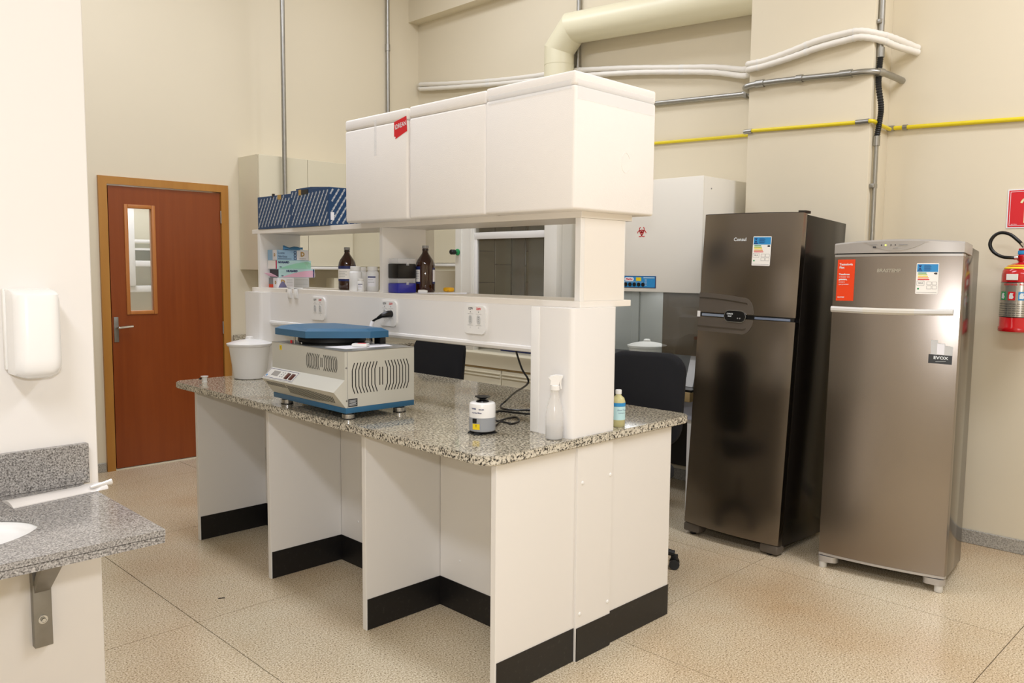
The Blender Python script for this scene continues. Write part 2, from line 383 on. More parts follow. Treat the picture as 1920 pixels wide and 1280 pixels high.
t.p(G().box(.6465, 1.078, -.003, -.0002, .002, ZK+.002), 'plinth_strip', M['kick'])
for x, z in ((.457, .718), (.651-.02, .721), (.452, .191), (.628, .191)):
    t.p(G().lathe([(.008, 0), (.0065, .003), (.003, .0045)], (0, 0, 0), 14, m=NY(x, -.0115, z)), 'screw_cap', M['plas'])
for y in (.7936, 1.6066, 2.4136): t.p(G().box(.66, 1.078, y, y+.027, 0, ZB), 'side_panel', M['lam'])
t.p(G().box(.645, .66, .03, 2.43, 0, ZB), 'back_panel', M['lam'])
for y0, y1 in ((.027, .7936), (.8206, 1.6066), (1.6336, 2.4136)):
    t.p(G().box(.05, .40, y0, y1, ZB-.02, ZB-.002), 'top_rail', M['lam'])

g = G(); pl = rrect(-.066, -.025, 1.213, 2.585, .07, 8)
lv = [(0, -.003), (.004, 0), (.03, 0), (.034, -.006), (.0345, -.012)]
b = bmesh.new(); vs = [b.verts.new((x, y, ZB)) for x, y in pl]; fc = b.faces.new(vs)
ex = bmesh.ops.extrude_face_region(b, geom=[fc]); bmesh.ops.translate(b, vec=(0, 0, .034), verts=[e for e in ex['geom'] if isinstance(e, bmesh.types.BMVert)])
ed = [e for e in b.edges if abs(e.verts[0].co.z-e.verts[1].co.z) < 1e-5]
bmesh.ops.bevel(b, geom=ed, offset=.004, segments=2, affect='EDGES')
b.verts.index_update(); g.add([tuple(q.co) for q in b.verts], [tuple(q.index for q in p.verts) for p in b.faces]); b.free()
wt = single(g, 'granite_worktop', M['granite'], 'speckled cream granite worktop on the white central bench', 'worktop', (.57, 1.28, ZB))
wt.data.materials.append(M['granedge'])
for p_ in wt.data.polygons:
    if abs(p_.normal.z) < .9: p_.material_index = 1

# shelf unit
t = T('bench_shelf_unit', 'white two-tier shelf unit with socket channel standing on the granite worktop', 'shelf', (.62, 1.3, .9))
def column(y0, y1):
    pl = rrect(.386, y0, .664, y1, .022, 5)
    t.p(G().prism(pl, 'z', .9, 1.40), 'column', M['alum'])
column(-.008, .212); column(2.40, 2.60)
t.p(G().box(.3825, .388, .16, .205, .902, 1.40, .002), 'column_trim', M['plas'])
# channel: flat trunking with rounded lower profile
pr = [(.452, 1.40), (.452, 1.235), (.446, 1.232), (.444, 1.222), (.450, 1.211), (.465, 1.206), (.60, 1.206), (.615, 1.211), (.618, 1.222), (.618, 1.40)]
t.p(G().prism(pr, 'y', .212, 2.40), 'socket_channel', M['alum'])
t.p(G().box(.455, .777, .0135, 2.627, 1.400, 1.425, .001, 1), 'shelf_board', M['lamedge'])
t.p(G().box(.462, .781, .019, 2.627, 1.746, 1.771, .001, 1), 'shelf_board', M['lamedge'])
for y0 in (.024, 1.298, 2.535):
    t.p(G().box(.462, .735 if y0 > .1 else .742, y0 if y0 > .1 else .022, y0+.026, 1.425, 1.746, .001, 1), 'divider', M['lam'])
t.p(G().box(.485, .735, .0235-.0022, .024, 1.426, 1.745), 'end_plate', M['lamedge'])
def outlet(y, z, plug=False):
    F = NX(.452, y, z)
    pl = []
    for x, yy in rrect(-.07, -.058, .07, .058, .022, 5): pl.append((x, yy*1.0 + (-.010*(1-(x/.07)**2) if yy < 0 else .004*(1-(x/.07)**2))))
    g = G().prism(pl, 'z', 0, .010, m=F); o = t.p(g, 'outlet_plate', M['plas'], sharp=50)
    for dx in (-.026, .026):
        t.p(G().prism(rrect(dx-.011, -.02, dx+.011, .018, .010, 4), 'z', .0095, .0115, m=F), 'socket', M['lgrey'] , o)
        for k in (-.009, 0, .009): t.p(G().lathe([(.0018, 0), (.0018, .0004)], (0, 0, 0), 8, m=F @ Matrix.Translation((dx, k, .0115))), 'socket_hole', M['dgrey'], o)
        t.p(G().plate(dx-.018, .0235, dx+.018, .0242, F, .0101, .0106), 'printed_line', M['grey'], o); t.p(G().plate(dx-.018, -.0262, dx+.018, -.0255, F, .0101, .0106), 'printed_line', M['grey'], o)
        g = G(); text(g, 'A' if dx < 0 else 'B', .008, F, dx, .032, .0106, .0003); t.p(g, 'lettering', M['dgrey'], o)
        g = G(); text(g, '2', .007, F, dx, -.036, .0106); t.p(g, 'lettering', M['dgrey'], o)
    g = G(); text(g, '127V', .014, F, -.026, .046, .0106, .0005); t.p(g, 'lettering', M['dgrey'], o)
    g = G(); text(g, '220V', .014, F, .026, .046, .0106, .0005); t.p(g, 'lettering', M['redp'], o)
    return o
outlet(.602, 1.328); outlet(1.232, 1.328); outlet(1.868, 1.326)

# plug and cable of the centrifuge
t = T('centrifuge_cable', 'black plug and cable with white tag in the middle wall socket above the centrifuge', 'cable', (.40, 1.2, 1.3))
t.p(G().tube([(.441, 1.203, 1.325), (.425, 1.203, 1.325), (.395, 1.215, 1.318), (.385, 1.235, 1.305)], lambda i: [.017, .017, .011, .007][i], 12), 'plug', M['black'])
pts = spline([(.387, 1.232, 1.307), (.372, 1.262, 1.285), (.362, 1.262, 1.24), (.358, 1.250, 1.20), (.362, 1.24, 1.13), (.37, 1.26, 1.0), (.385, 1.3, .915)], 8)
t.p(G().tube(pts, .0055, 8), 'cord', M['black'])
t.p(G().tube(spline([(.374, 1.262, 1.288), (.365, 1.263, 1.262), (.361, 1.257, 1.232)], 5), .0095, 10), 'cable_tag', M['paper'])

# shelf clips
def clip(y, n):
    t = T('shelf_clip', n, 'clip', (.45, y, 1.4), group='plastic clips on the shelf edge')
    t.p(G().box(.446, .4535, y-.018, y+.018, 1.372, 1.432, .002).box(.446, .485, y-.018, y+.018, 1.4265, 1.432, .001), 'clip_body', M['trans'])
    t.p(G().box(.4425, .4465, y-.013, y+.013, 1.374, 1.420, .001), 'front_lip', M['plas'])
clip(2.172, 'left translucent plastic clip on the lower shelf edge beneath the glove boxes')
clip(2.105, 'right translucent plastic clip on the lower shelf edge beneath the glove boxes')
g = G(); text(g, '1', .022, NX(.4545, 2.22, 1.412), d=0, bold=.001)
single(g, 'black_numeral', M['black'], 'black numeral 1 on the lower shelf edge beneath the glove boxes', 'numeral', (.4545, 2.22, 1.412))

# ================================================================== FOAM BOXES
def foam(y0, y1, x0, z1, label, tapes):
    z0 = 1.771
    t = T('polystyrene_box', label, 'box', ((x0+.25), (y0+y1)/2, z0), group='polystyrene boxes on the top shelf')
    zl = z1-.052
    t.p(G().box(x0, x0+.512, y0, y1, z0, zl, .011, 3), 'box_body', M['foam'])
    t.p(G().box(x0+.0005, x0+.5115, y0+.0005, y1-.0005, zl, z1, .010, 3), 'lid', M['foam'])
    return t, zl
t, zl = foam(-.012, .468, .375, 2.279, 'large white polystyrene box nearest the camera with taped lid', 1)
t.p(G().box(.392, .872, -.0135, -.0125, zl-.05, zl+.022), 'clear_tape', M['tape'])
t.p(G().box(.3735, .3745, .004, .45, zl-.015, zl+.018), 'clear_tape', M['tape'])
t.p(G().strip([(.32+.028*math.cos(a*.5), .20+.04*math.sin(a*.5)) for a in range(1, 12)], .003, NY(.37, -.012, 1.771), 0, .001), 'moulded_mark', M['foam'])
t, zl = foam(.476, .982, .382, 2.276, 'middle of the three white polystyrene boxes, unmarked front face', 0)
t, zl = foam(.990, 1.490, .376, 2.272, 'white polystyrene box with the red label, farthest of three', 1)
g = G().prism([(-.043, -.058), (-.04, -.048), (-.052, -.045), (-.052, .02), (.04, .038), (.045, -.03)], 'z', 0, .0008, m=NX(.376, 1.034, 2.198))
lb = t.p(g, 'red_label', M['redp'])
g = G(); text(g, 'IDREAN', .03, NX(.376, 1.036, 2.198), 0, 0, .0014, .0004, rot=8, sx=.8); t.p(g, 'lettering', M['wprint'], lb)
t.p(G().box(.3748, .3758, 1.225, 1.243, 2.08, 2.245), 'clear_tape', M['tape'])

# ================================================================== BLUE PRINTED BOXES
def qtext(g, F, w_, h_, clip0=(0, 0)):
    v, f = textgeo('QIAGEN', .0125, .0003, 1, sx=.85)
    wd = max(p[0] for p in v)-min(p[0] for p in v); v = [(a*.034/wd, b*1.05) for a, b in v]
    ang = R(56); ca, sa = math.cos(ang), math.sin(ang)
    for i in range(-20, 60):
        for j in range(-20, 60):
            x = .006+.0235*i-.010*j; y = .004+.0185*i*-1+.0385*j
            if not (-.02 < x < w_+.02 and -.02 < y < h_+.02): continue
            P = [(x+a*ca-b*sa, y+a*sa+b*ca) for a, b in v]
            if min(p[0] for p in P) > .001 and max(p[0] for p in P) < w_-.001 and min(p[1] for p in P) > .001 and max(p[1] for p in P) < h_-.001:
                g.add([F @ Vector((a, b, .0008)) for a, b in P], f)
def bluebox(y0, y1, x0, x1, h, label):
    t = T('printed_carton', label, 'box', ((x0+x1)/2, (y0+y1)/2, 1.771), group='blue printed cartons on the top shelf')
    z1 = 1.771+h
    t.p(G().box(x0, x1, y0, y1, 1.771, z1, .0012, 1), 'carton_body', M['bluebox'])
    g = G(); qtext(g, frame((x0, y1, 1.771), (0, -1, 0), (0, 0, 1)), y1-y0, h); t.p(g, 'printed_lettering', M['wprint'], kind='stuff')
    g = G(); qtext(g, frame((x0, y0, 1.771), (1, 0, 0), (0, 0, 1)), x1-x0, h); t.p(g, 'printed_lettering', M['wprint'], kind='stuff')
    return t
t = bluebox(2.160, 2.548, .460, .74, .190, 'blue printed cardboard carton at the far end of the top shelf')
t.p(G().box(.4585, .50, 2.27, 2.31, 1.935, 1.9625), 'brown_tape', M['gold'])
t.p(G().box(.4590, .47, 2.36, 2.375, 1.948, 1.972), 'torn_flap', M['black'])
t = bluebox(1.765, 2.156, .455, .74, .203, 'blue printed cardboard carton touching the polystyrene boxes')
t.p(G().box(.4538, .50, 2.045, 2.070, 1.945, 1.9755), 'brown_tape', M['gold'])
t.p(G().box(.4532, .4548, 1.97, 2.04, 1.948, 1.974), 'torn_flap', M['black'])
t.p(G().prism([(1.78, 1.9745), (2.10, 1.9745), (2.10, 1.982), (1.95, 1.985)], 'x', .456, .459), 'open_flap', M['bluebox'])
t.p(G().plate(-.006, -.03, .016, .012, NY(.470, 1.765, 1.83), .0009, .0015), 'white_sticker', M['paper'])

# ================================================================== GLOVE BOXES
gb_rot = 0.0
def glovebox(z, h, L, D, sh, label, kind):
    m = Matrix.Translation((.513+sh, 2.420, z)) @ Matrix.Rotation(R(gb_rot), 4, 'Z')
    t = T('glove_box', label, 'box', None, mtx=m, group='glove boxes on the lower shelf', world=False)
    F = frame((0, 0, 0), (1, 0, 0), (0, 0, 1)); E = frame((0, D, 0), (0, -1, 0), (0, 0, 1))
    base = {'blue': 'lblue', 'mint': 'aqua', 'pink': 'aqua', 'white': 'paper'}[kind]
    t.p(G().box(0, L, 0, D, .0003, h-.0003, .001, 1), 'carton', M[base])
    if kind == 'blue':
        t.p(G().plate(L*.62, .002, L-.001, h-.002, F), 'white_panel', M['paper'])
        g = G(); text(g, 'Luvas', .020, F, .006, h*.70, align='LEFT'); text(g, 'Nitrílicas', .020, F, .006, h*.36, align='LEFT', sx=.85); t.p(g, 'lettering', M['navy'])
        t.p(G().plate(.006, .008, L*.45, .010, F, 0, .001), 'printed_line', M['navy'])
        g = G()
        for k in range(3): g.strip([(L*.53, .006+.018*k), (L*.60, .006+.018*k), (L*.60, .018+.018*k), (L*.53, .018+.018*k), (L*.53, .006+.018*k)], .003, F, 0, .0012)
        t.p(g, 'pictogram', M['navy'])
        g = G(); text(g, 'D', .036, F, L*.80, h*.58, .0012, .002); t.p(g, 'emblem', M['gold'])
        g = G(); text(g, 'DESCARPACK', .007, F, L*.80, h*.16, .0012); t.p(g, 'lettering', M['dgrey'])
        t.p(G().plate(D*.55, .001, D-.001, h-.001, E), 'white_panel', M['paper'])
        g = G(); text(g, 'D', .022, E, D*.76, h*.5, .0012, .002); t.p(g, 'emblem', M['gold'])
    if kind in ('mint', 'pink'):
        c = 'mint' if kind == 'mint' else 'pink'
        n = 14; pl = [(L-.002, .002), (L-.002, h*.72)]+[(L*(.98-.93*k/n), .003+(h*.88)*math.cos(math.pi/2*k/n)**1.0*(.9 if k else .82)) for k in range(1, n+1)]
        t.p(G().prism(pl, 'z', 0, .0005, m=F), 'swoosh', M[c])
        g = G(); text(g, 'NUGARD', .016, F, .006 if kind == 'mint' else .05, h*.76, .0012, .001, align='LEFT', sx=1.1); t.p(g, 'lettering', M['navy'])
        g = G()
        for k in range(5): g.strip([(L*.78+.012*k, h*.80-.002*k), (L*.86+.010*k, h*.5), (L*.88+.008*k, .004)], .0005, F, 0, .0011)
        t.p(g, 'printed_line', M['paper'], kind='stuff')
        g = G(); text(g, '100', .010, F, .022, h*.22, .0012, .0004); t.p(g, 'lettering', M['navy'])
        if kind == 'mint':
            t.p(G().plate(.001, .001, D*.86, h-.001, E), 'end_panel', M['cream']); t.p(G().plate(D*.86, .001, D-.001, h-.001, E), 'red_band', M['magenta'])
        else:
            t.p(G().plate(L-.012, .001, L-.004, h-.001, F, 0, .0010), 'blue_band', M['navy'])
            t.p(G().add([(0, D*.1, .004), (0, D*.9, .004), (-.045, D*.85, .026), (-.045, D*.15, .026), (0, D*.1, .006), (0, D*.9, .006), (-.045, D*.85, .028), (-.045, D*.15, .028)], [(0, 1, 2, 3), (4, 7, 6, 5), (2, 3, 7, 6), (0, 3, 7, 4), (1, 2, 6, 5)]), 'open_flap', M['pink'])
            t.p(G().plate(.003, .003, D-.003, h-.003, E), 'opening', M['dgrey'])
    if kind == 'white':
        t.p(G().plate(L*.50, .001, L-.001, h-.001, F), 'grey_panel', M['lgrey'])
        g = G(); text(g, 'D', .036, F, L*.15, h*.55, .0012, .002); t.p(g, 'emblem', M['gold'])
        g = G()
        for r_ in range(5): g.plate(L*.27, h*.2+.009*r_, L*.46, h*.2+.009*r_+.0012, F, 0, .001)
        for r_ in range(6): g.plate(L*.54, h*.15+.008*r_, L*.95, h*.15+.008*r_+.001, F, 0, .001)
        t.p(g, 'small_print', M['grey'], kind='stuff')
        t.p(G().prism([(.002+.056*k/10, .002+.036*math.sin(math.pi*k/10)) for k in range(11)], 'z', .0006, .0014, m=F), 'glove_picture', M['purple'])
        t.p(G().plate(.001, .02, D*.48, h-.001, E), 'grey_panel', M['grey']); t.p(G().plate(.001, .001, D*.48, .02, E), 'orange_band', M['orange'])
        g = G(); text(g, 'D', .022, E, D*.75, h*.5, .0012, .002); t.p(g, 'emblem', M['gold'])
    return t
glovebox(1.425, .060, .210, .110, .002, 'white glove box with grey panel and gold D, lowest of the glove box stack', 'white')
glovebox(1.485, .052, .244, .110, .008, 'aqua and pink glove box with open end flap, second from the bottom of the stack', 'pink')
glovebox(1.537, .052, .230, .110, -.003, 'mint green glove box with a red end band, second from the top', 'mint')
glovebox(1.589, .062, .214, .110, -.003, 'blue and white nitrile glove box on top of the stack', 'blue')
# crumpled glove
g = G(); n = 26; pts = []
V = []; Fc = []
for i in range(13):
    for j in range(6):
        u = i/12; v_ = j/5
        x = .0+.115*u; y = -.03+.07*v_*(1-.5*abs(u-.4)); z = .004+.020*math.sin(math.pi*v_)*(1-.55*u)+.005*math.sin(9*u+4*v_)+(.012 if i > 10 else 0)*(v_)
        V.append((x, y, max(z, .001)))
for i in range(12):
    for j in range(5): a = i*6+j; Fc.append((a, a+6, a+7, a+1))
nv = len(V); V += [(x, y, z*.35) for x, y, z in V[:nv]]; Fc += [tuple(q+nv for q in reversed(f)) for f in Fc]
for i in range(12):
    for j in (0, 5): a = i*6+j; Fc.append((a, a+6, a+6+nv, a+nv))
for j in range(5):
    for i in (0, 12): a = i*6+j; Fc.append((a, a+1, a+1+nv, a+nv))
m = Matrix.Translation((.565, 2.445, 1.651)) @ Matrix.Rotation(R(-30), 4, 'Z')
go = g.add(V, Fc).mk('nitrile_glove', M['glove'], None, 80); go.matrix_world = m
tag(go, 'crumpled blue nitrile glove lying on top of the glove box stack', 'glove')

# ================================================================== BOTTLES
def amber_bottle(x, y, label, lab):
    t = T('amber_bottle', label, 'bottle', (x, y, 1.425), group='amber reagent bottles', world=False)
    pr = [(.038, 0), (.047, .003), (.0485, .010), (.0485, .135), (.046, .150), (.040, .165), (.028, .182), (.018, .196), (.0150, .204), (.0145, .222)]
    t.p(G().lathe(pr, (0, 0, 0), 40), 'glass_body', M['amber'], sharp=60)
    t.p(G().lathe([(.0165, .213), (.0165, .217), (.0155, .2175)], (0, 0, 0), 24), 'neck_ring', M['black'])
    t.p(G().lathe([(.0155, .222), (.0165, .223), (.0165, .236), (.013, .2365)], (0, 0, 0), 24), 'cap', M['capg'])
    def arc(a0, a1, z0, z1, r, name, mt):
        n = 14; v = []; f = []
        for k in range(n+1):
            a = R(a0+(a1-a0)*k/n); v += [(r*math.cos(a), r*math.sin(a), z0), (r*math.cos(a), r*math.sin(a), z1), ((r-.0006)*math.cos(a), (r-.0006)*math.sin(a), z0), ((r-.0006)*math.cos(a), (r-.0006)*math.sin(a), z1)]
            if k: b_ = 4*k; f += [(b_-4, b_, b_+1, b_-3), (b_-2, b_-1, b_+3, b_+2), (b_-4, b_-2, b_+2, b_), (b_-3, b_+1, b_+3, b_-1)]
        return t.p(G().add(v, f), name, mt, sharp=60)
    if lab == 1:
        arc(140, 310, .048, .132, .0490, 'label_band', M['navy']); arc(142, 308, .060, .116, .0494, 'label_paper', M['cream'])
        for k in range(4): arc(175, 235-12*(k % 2), .100-.009*k, .1015-.009*k, .0498, 'label_line', M['grey'])
    else:
        arc(142, 200, .046, .132, .0490, 'label_band', M['navy']); arc(144, 198, .056, .116, .0494, 'label_paper', M['cream'])
        arc(278, 330, .046, .125, .0490, 'label_band', M['navy']); arc(280, 328, .056, .116, .0494, 'label_paper', M['paper'])
        for k in range(5): arc(160, 192, .104-.008*k, .1052-.008*k, .0498, 'label_line', M['navy'])
amber_bottle(.645, 1.885, 'amber glass bottle with wide cream label, behind the white plastic bottles', 1)
amber_bottle(.660, 1.210, 'amber glass bottle right of the shelf divider, beside the pipette tip boxes', 2)

def white_bottle(x, y, r, h, label, lab=0):
    t = T('plastic_bottle', label, 'bottle', (x, y, 1.425), group='white plastic bottles on the lower shelf', world=False)
    t.p(G().lathe([(r*.9, 0), (r, .003), (r, h*.72), (r*.93, h*.78), (r*.74, h*.82), (r*.72, h*.84)], (0, 0, 0), 28), 'bottle_body', M['trans'], sharp=50)
    t.p(G().lathe([(r*.80, h*.835), (r*.82, h*.85), (r*.82, h*.985), (r*.76, h)], (0, 0, 0), 28), 'screw_cap', M['plasm'])
    if lab:
        n = 10; v = []; f = []
        for z0, z1, rr, nm, mt, a0, a1 in ((h*.2, h*.62, r+.0006, 'label_paper', M['paper'], 190, 262), (h*.55, h*.60, r+.0010, 'label_stripe', M['navy'], 190, 262), (h*.36, h*.38, r+.001, 'label_line', M['grey'], 195, 250), (h*.46, h*.475, r+.001, 'label_line', M['grey'], 195, 240)):
            v = []; f = []
            for k in range(n+1):
                a = R(a0+(a1-a0)*k/n); v += [(rr*math.cos(a), rr*math.sin(a), z0), (rr*math.cos(a), rr*math.sin(a), z1)]
                if k: f.append((2*k-2, 2*k, 2*k+1, 2*k-1))
            t.p(G().add(v, f), nm, mt, sharp=60)
white_bottle(.509, 1.602, .0335, .130, 'leftmost large translucent white bottle beside the amber bottle, no label')
white_bottle(.610, 1.690, .0300, .128, 'translucent white bottle mostly hidden between the two front white bottles')
white_bottle(.586, 1.560, .0335, .130, 'large translucent white bottle with a navy striped label next to the divider', 1)
white_bottle(.478, 1.512, .0185, .066, 'small white bottle standing in front of the two large white bottles', 1)
g = G().lathe([(.014, 0), (.015, .004), (.015, .05), (.011, .055)], (0, 0, 0), 18)
g.v = [(x+.66, y+1.455, z+1.425) for x, y, z in g.v]
single(g, 'blue_vial', M['navy'], 'dark blue capped vial half hidden between the white bottles and the divider', 'vial', (.66, 1.455, 1.425))

def tipbox(z, mt, label, hb, hl):
    m = Matrix.Translation((.487, 1.207, z))
    t = T('pipette_tip_box', label, 'box', None, mtx=m, group='stacked pipette tip boxes', world=False)
    t.p(G().box(0, .112, 0, .082, 0, hb, .004), 'rack_base', mt)
    t.p(G().box(.001, .111, .001, .081, hb+.0005, hb+hl, .004), 'clear_lid', M['clearp'])
    t.p(G().box(.05, .066, -.003, .001, hb-.009, hb+.006, .001), 'latch', M['clearp'])
m_sh = 1.425
tipbox(1.4255, M['blub'], 'blue pipette tip box at the bottom of the stack by the divider', .048, .024)
tipbox(1.498, M['blackb'], 'black pipette tip box stacked on top of the blue one', .071, .027)

g = G().add([(.56, 1.14, 1.4255), (.66, 1.20, 1.4255), (.815, .99, 1.4255), (.73, .93, 1.4255), (.56, 1.14, 1.427), (.66, 1.20, 1.427), (.815, .99, 1.431), (.73, .93, 1.433)], [(0, 1, 2, 3), (7, 6, 5, 4), (0, 3, 7, 4), (3, 2, 6, 7), (2, 1, 5, 6), (1, 0, 4, 5)])
g.v = [(x-.04, y+.0, z) for x, y, z in g.v]
single(g, 'paper_sheet', M['paper'], 'white folded paper sheet lying on the lower shelf in front of the fume hood', 'paper', (.65, 1.07, 1.4255))
t = T('yellow_timer', 'small yellow plastic object lying on the paper on the lower shelf', 'timer', (.70, 1.05, 1.432))
t.p(G().box(.675, .715, 1.045, 1.095, 1.432, 1.455, .010, 3), 'yellow_case', M['yel'])
t.p(G().cyl((.66, 1.048, 1.442), (.678, 1.052, 1.442), .006, 10), 'yellow_knob', M['yel'])
g = G().tube([(.575, 1.158, 1.434), (.590, 1.135, 1.434), (.60, 1.12, 1.434)], lambda i: [.008, .009, .006][i], 12)
single(g, 'small_tube', M['plas'], 'small white plastic tube lying beside the right amber bottle', 'tube', (.585, 1.14, 1.426))
V = []; Fc = []
for i in range(9):
    for j in range(7):
        V.append((.60+.012*i, .06+.016*j, 1.4265+.020*math.sin(math.pi*i/8)*math.sin(math.pi*j/6)*(1+.4*math.sin(3*i+2*j))))
for i in range(8):
    for j in range(6): a = i*7+j; Fc.append((a, a+7, a+8, a+1))
single(G().add(V, Fc), 'plastic_bag', M['clearp'], 'crumpled clear plastic bag on the lower shelf against the end divider', 'bag', (.65, .11, 1.426), sharp=80)

# ================================================================== CENTRIFUGE
m = Matrix.Translation((-.036, .886, .9)) @ Matrix.Rotation(R(-1.0), 4, 'Z')
t = T('bench_centrifuge', 'grey and blue bench centrifuge with louvred sides and open blue lid', 'centrifuge', None, mtx=m, world=False)
for x, y in ((.045, .045), (.045, .575), (.315, .045), (.315, .575)):
    f_ = t.p(G().lathe([(.024, 0), (.028, .002), (.028, .021), (.018, .024), (.018, .031)], (x, y, 0), 24), 'foot', M['alu'])
    t.p(G().lathe([(.029, 0), (.029, .0035)], (x, y, -.0003), 24), 'rubber_pad', M['rubber'], f_)
t.p(G().box(.004, .364, 0, .63, .030, .054, .002), 'blue_base', M['cblue'])
pr = [(.004, .0545), (-.055, .126), (.0, .174), (.0, .293), (.364, .293), (.364, .0545)]
t.p(G().prism(pr, 'y', .001, .629), 'housing', M['cgrey'], sharp=20)
t.p(G().box(.0, .364, .0, .63, .2925, .296, .001, 1), 'top_plate', M['galv'])
# corner seam strip and screws on right face
R0 = frame((0, .0008, 0), (1, 0, 0), (0, 0, 1))
t.p(G().plate(.0125, .054, .0140, .292, R0), 'seam', M['grey'])
for z in (.225, .085): t.p(G().lathe([(.0045, 0), (.0035, .002)], (0, 0, 0), 12, m=R0 @ Matrix.Translation((.008, z, 0))), 'screw', M['alu'])
F0 = frame((-.0003, .63, 0), (0, -1, 0), (0, 0, 1))
def chevrons(F, xc, zc, hw, hh, n, bend, wd, parent=None):
    step = hw/(n+1)
    for sgn in (-1, 1):
        for k in range(n):
            x = xc+sgn*(hw-step*k)
            hm = hh*.52; xt = x-sgn*bend
            t.p(G().strip([(xt, zc-hh), (x, zc-hm), (x, zc+hm), (xt, zc+hh)], wd, F, 0, .0007), 'vent_slot', M['black'])
    for dx in (-step*.45, step*.45): t.p(G().strip([(xc+dx, zc-hh*.60), (xc+dx, zc+hh*.60)], wd, F, 0, .0007), 'vent_slot', M['black'])
chevrons(R0, .185, .178, .148, .066, 8, .012, .0040)
chevrons(F0, .445, .234, .125, .034, 8, .010, .0036)
# sloped control fascia
up = Vector((.055, 0, .048)); L_ = up.length
S0 = frame((-.0555, .63, .1262), (0, -1, 0), up)
pn = t.p(G().prism(rrect(.004, .006, .272, L_-.004, .004, 3), 'z', 0, .0012, m=S0), 'control_panel', M['silverl'])
t.p(G().strip([(.010, .011), (.266, .011), (.266, L_-.009), (.010, L_-.009), (.010, .011)], .0018, S0, .0011, .0018), 'panel_border', M['navy'], pn)
t.p(G().plate(.055, .026, .115, .054, S0, .0011, .0020), 'display', M['screen'], pn)
for k, x in enumerate((.135, .155)):
    for j in range(3): t.p(G().plate(x, .024+.012*j, x+.008, .029+.012*j, S0, .0011, .0022), 'button', M['grey'], pn)
for x in (.186, .228): t.p(G().box(x, x+.026, .018, .052, .001, .006, .002, 2, m=S0), 'rocker_switch', M['darkred'], pn)
t.p(G().lathe([(.006, 0), (.006, .0006)], (0, 0, 0), 16, m=S0 @ Matrix.Translation((.022, .022, .0012))), 'logo_disc', M['blue'], pn)
# under-slope louvres
dn = Vector((-.059, 0, .0715)); U0 = frame((.003, .63, .0548), (0, -1, 0), dn); LL = dn.length
for k in range(44):
    x = .03+.0128*k; lo, hi = .012, LL-.018
    if k < 14: lo = LL-.040-.0002*k
    if k < 14: a, b_ = (x-.006, LL-.040), (x, LL-.016)
    else: a, b_ = (x-.012, .014+.0006*abs(k-29)), (x+.006, LL-.018-(.001*(k-29) if k > 29 else 0))
    t.p(G().strip([a, b_], .0042, U0, .0, .0007), 'vent_slot', M['black'])
t.p(G().plate(.075, .262, .095, .284, frame((-.0003, .63, 0), (0, -1, 0), (0, 0, 1)), 0, .0008), 'yellow_sticker', M['yprint'])
g = G(); text(g, '!', .016, F0, .085, .273, .0012, .001); t.p(g, 'lettering', M['dgrey'])
pl_ = t.p(G().plate(.0165, .058, .062, .092, R0, 0, .0009), 'rating_plate', M['dgrey'])
g = G()
for k in range(5): g.plate(.021, .064+.005*k, .057-.004*(k % 2), .0655+.005*k, R0, .0008, .0012)
t.p(g, 'plate_lettering', M['wprint'], pl_, kind='stuff')
# seal ring and lid
t.p(G().lathe([(.150, .296), (.158, .306), (.158, .318), (.150, .330)], (.20, .42, 0), 48), 'seal_ring', M['blackm'])
lidp = [(.012, .62), (.006, .33), (.235, .155), (.335, .155), (.355, .33), (.345, .62), (.25, .68), (.11, .68)]
cx_, cy_ = .19, .43; ins = [(x+(cx_-x)*.12, y+(cy_-y)*.12) for x, y in lidp]; n = len(lidp)
v = [(x, y, .330) for x, y in lidp]+[(x, y, .360) for x, y in lidp]+[(x, y, .372) for x, y in ins]
f = [tuple(reversed(range(n)))]+[(i, (i+1) % n, n+(i+1) % n, n+i) for i in range(n)]+[(n+i, n+(i+1) % n, 2*n+(i+1) % n, 2*n+i) for i in range(n)]+[tuple(range(2*n, 3*n))]
t.p(G().add(v, f), 'lid', M['cblue'], sharp=15)
t.p(G().box(.30, .33, .17, .22, .296, .331, .002), 'hinge_block', M['black'])
t.p(G().cyl((.03, .47, .295), (.03, .47, .325), .004, 10), 'latch_pin', M['chrome'])
t.p(G().cyl((.03, .50, .295), (.03, .50, .309), .005, 10), 'red_pin', M['redp'])
t.p(G().cyl((.05, .44, .295), (.05, .44, .302), .006, 10), 'latch_stud', M['chrome'])
# paper and stopwatch on centrifuge
def W(m_, pts): return [tuple(m_ @ Vector(p)) for p in pts]
ms = m
g = G().add(W(ms, [(.04, .16, .2963), (.06, .02, .2963), (.30, .015, .2963), (.33, .13, .2963), (.04, .16, .2975), (.06, .02, .2975), (.30, .015, .2975), (.33, .13, .2985)]), [(3, 2, 1, 0), (4, 5, 6, 7), (0, 1, 5, 4), (1, 2, 6, 5), (2, 3, 7, 6), (3, 0, 4, 7)])
g.v = [(x, y+.06, z) for x, y, z in g.v]
single(g, 'paper_sheet', M['paper'], 'printed paper sheet lying on top of the centrifuge', 'paper', (.14, 1.03, 1.197))
mt_ = Matrix.Translation((.13, 1.01, 1.1985)) @ Matrix.Rotation(R(-52), 4, 'Z')
t = T('lab_timer', 'small white timer with red print on the centrifuge paper', 'timer', None, mtx=mt_, world=False)
t.p(G().box(-.035, .035, -.024, .024, 0, .014, .004), 'timer_case', M['plas'])
t.p(G().box(-.012, .024, -.010, .012, .0138, .0146), 'red_window', M['redp'])

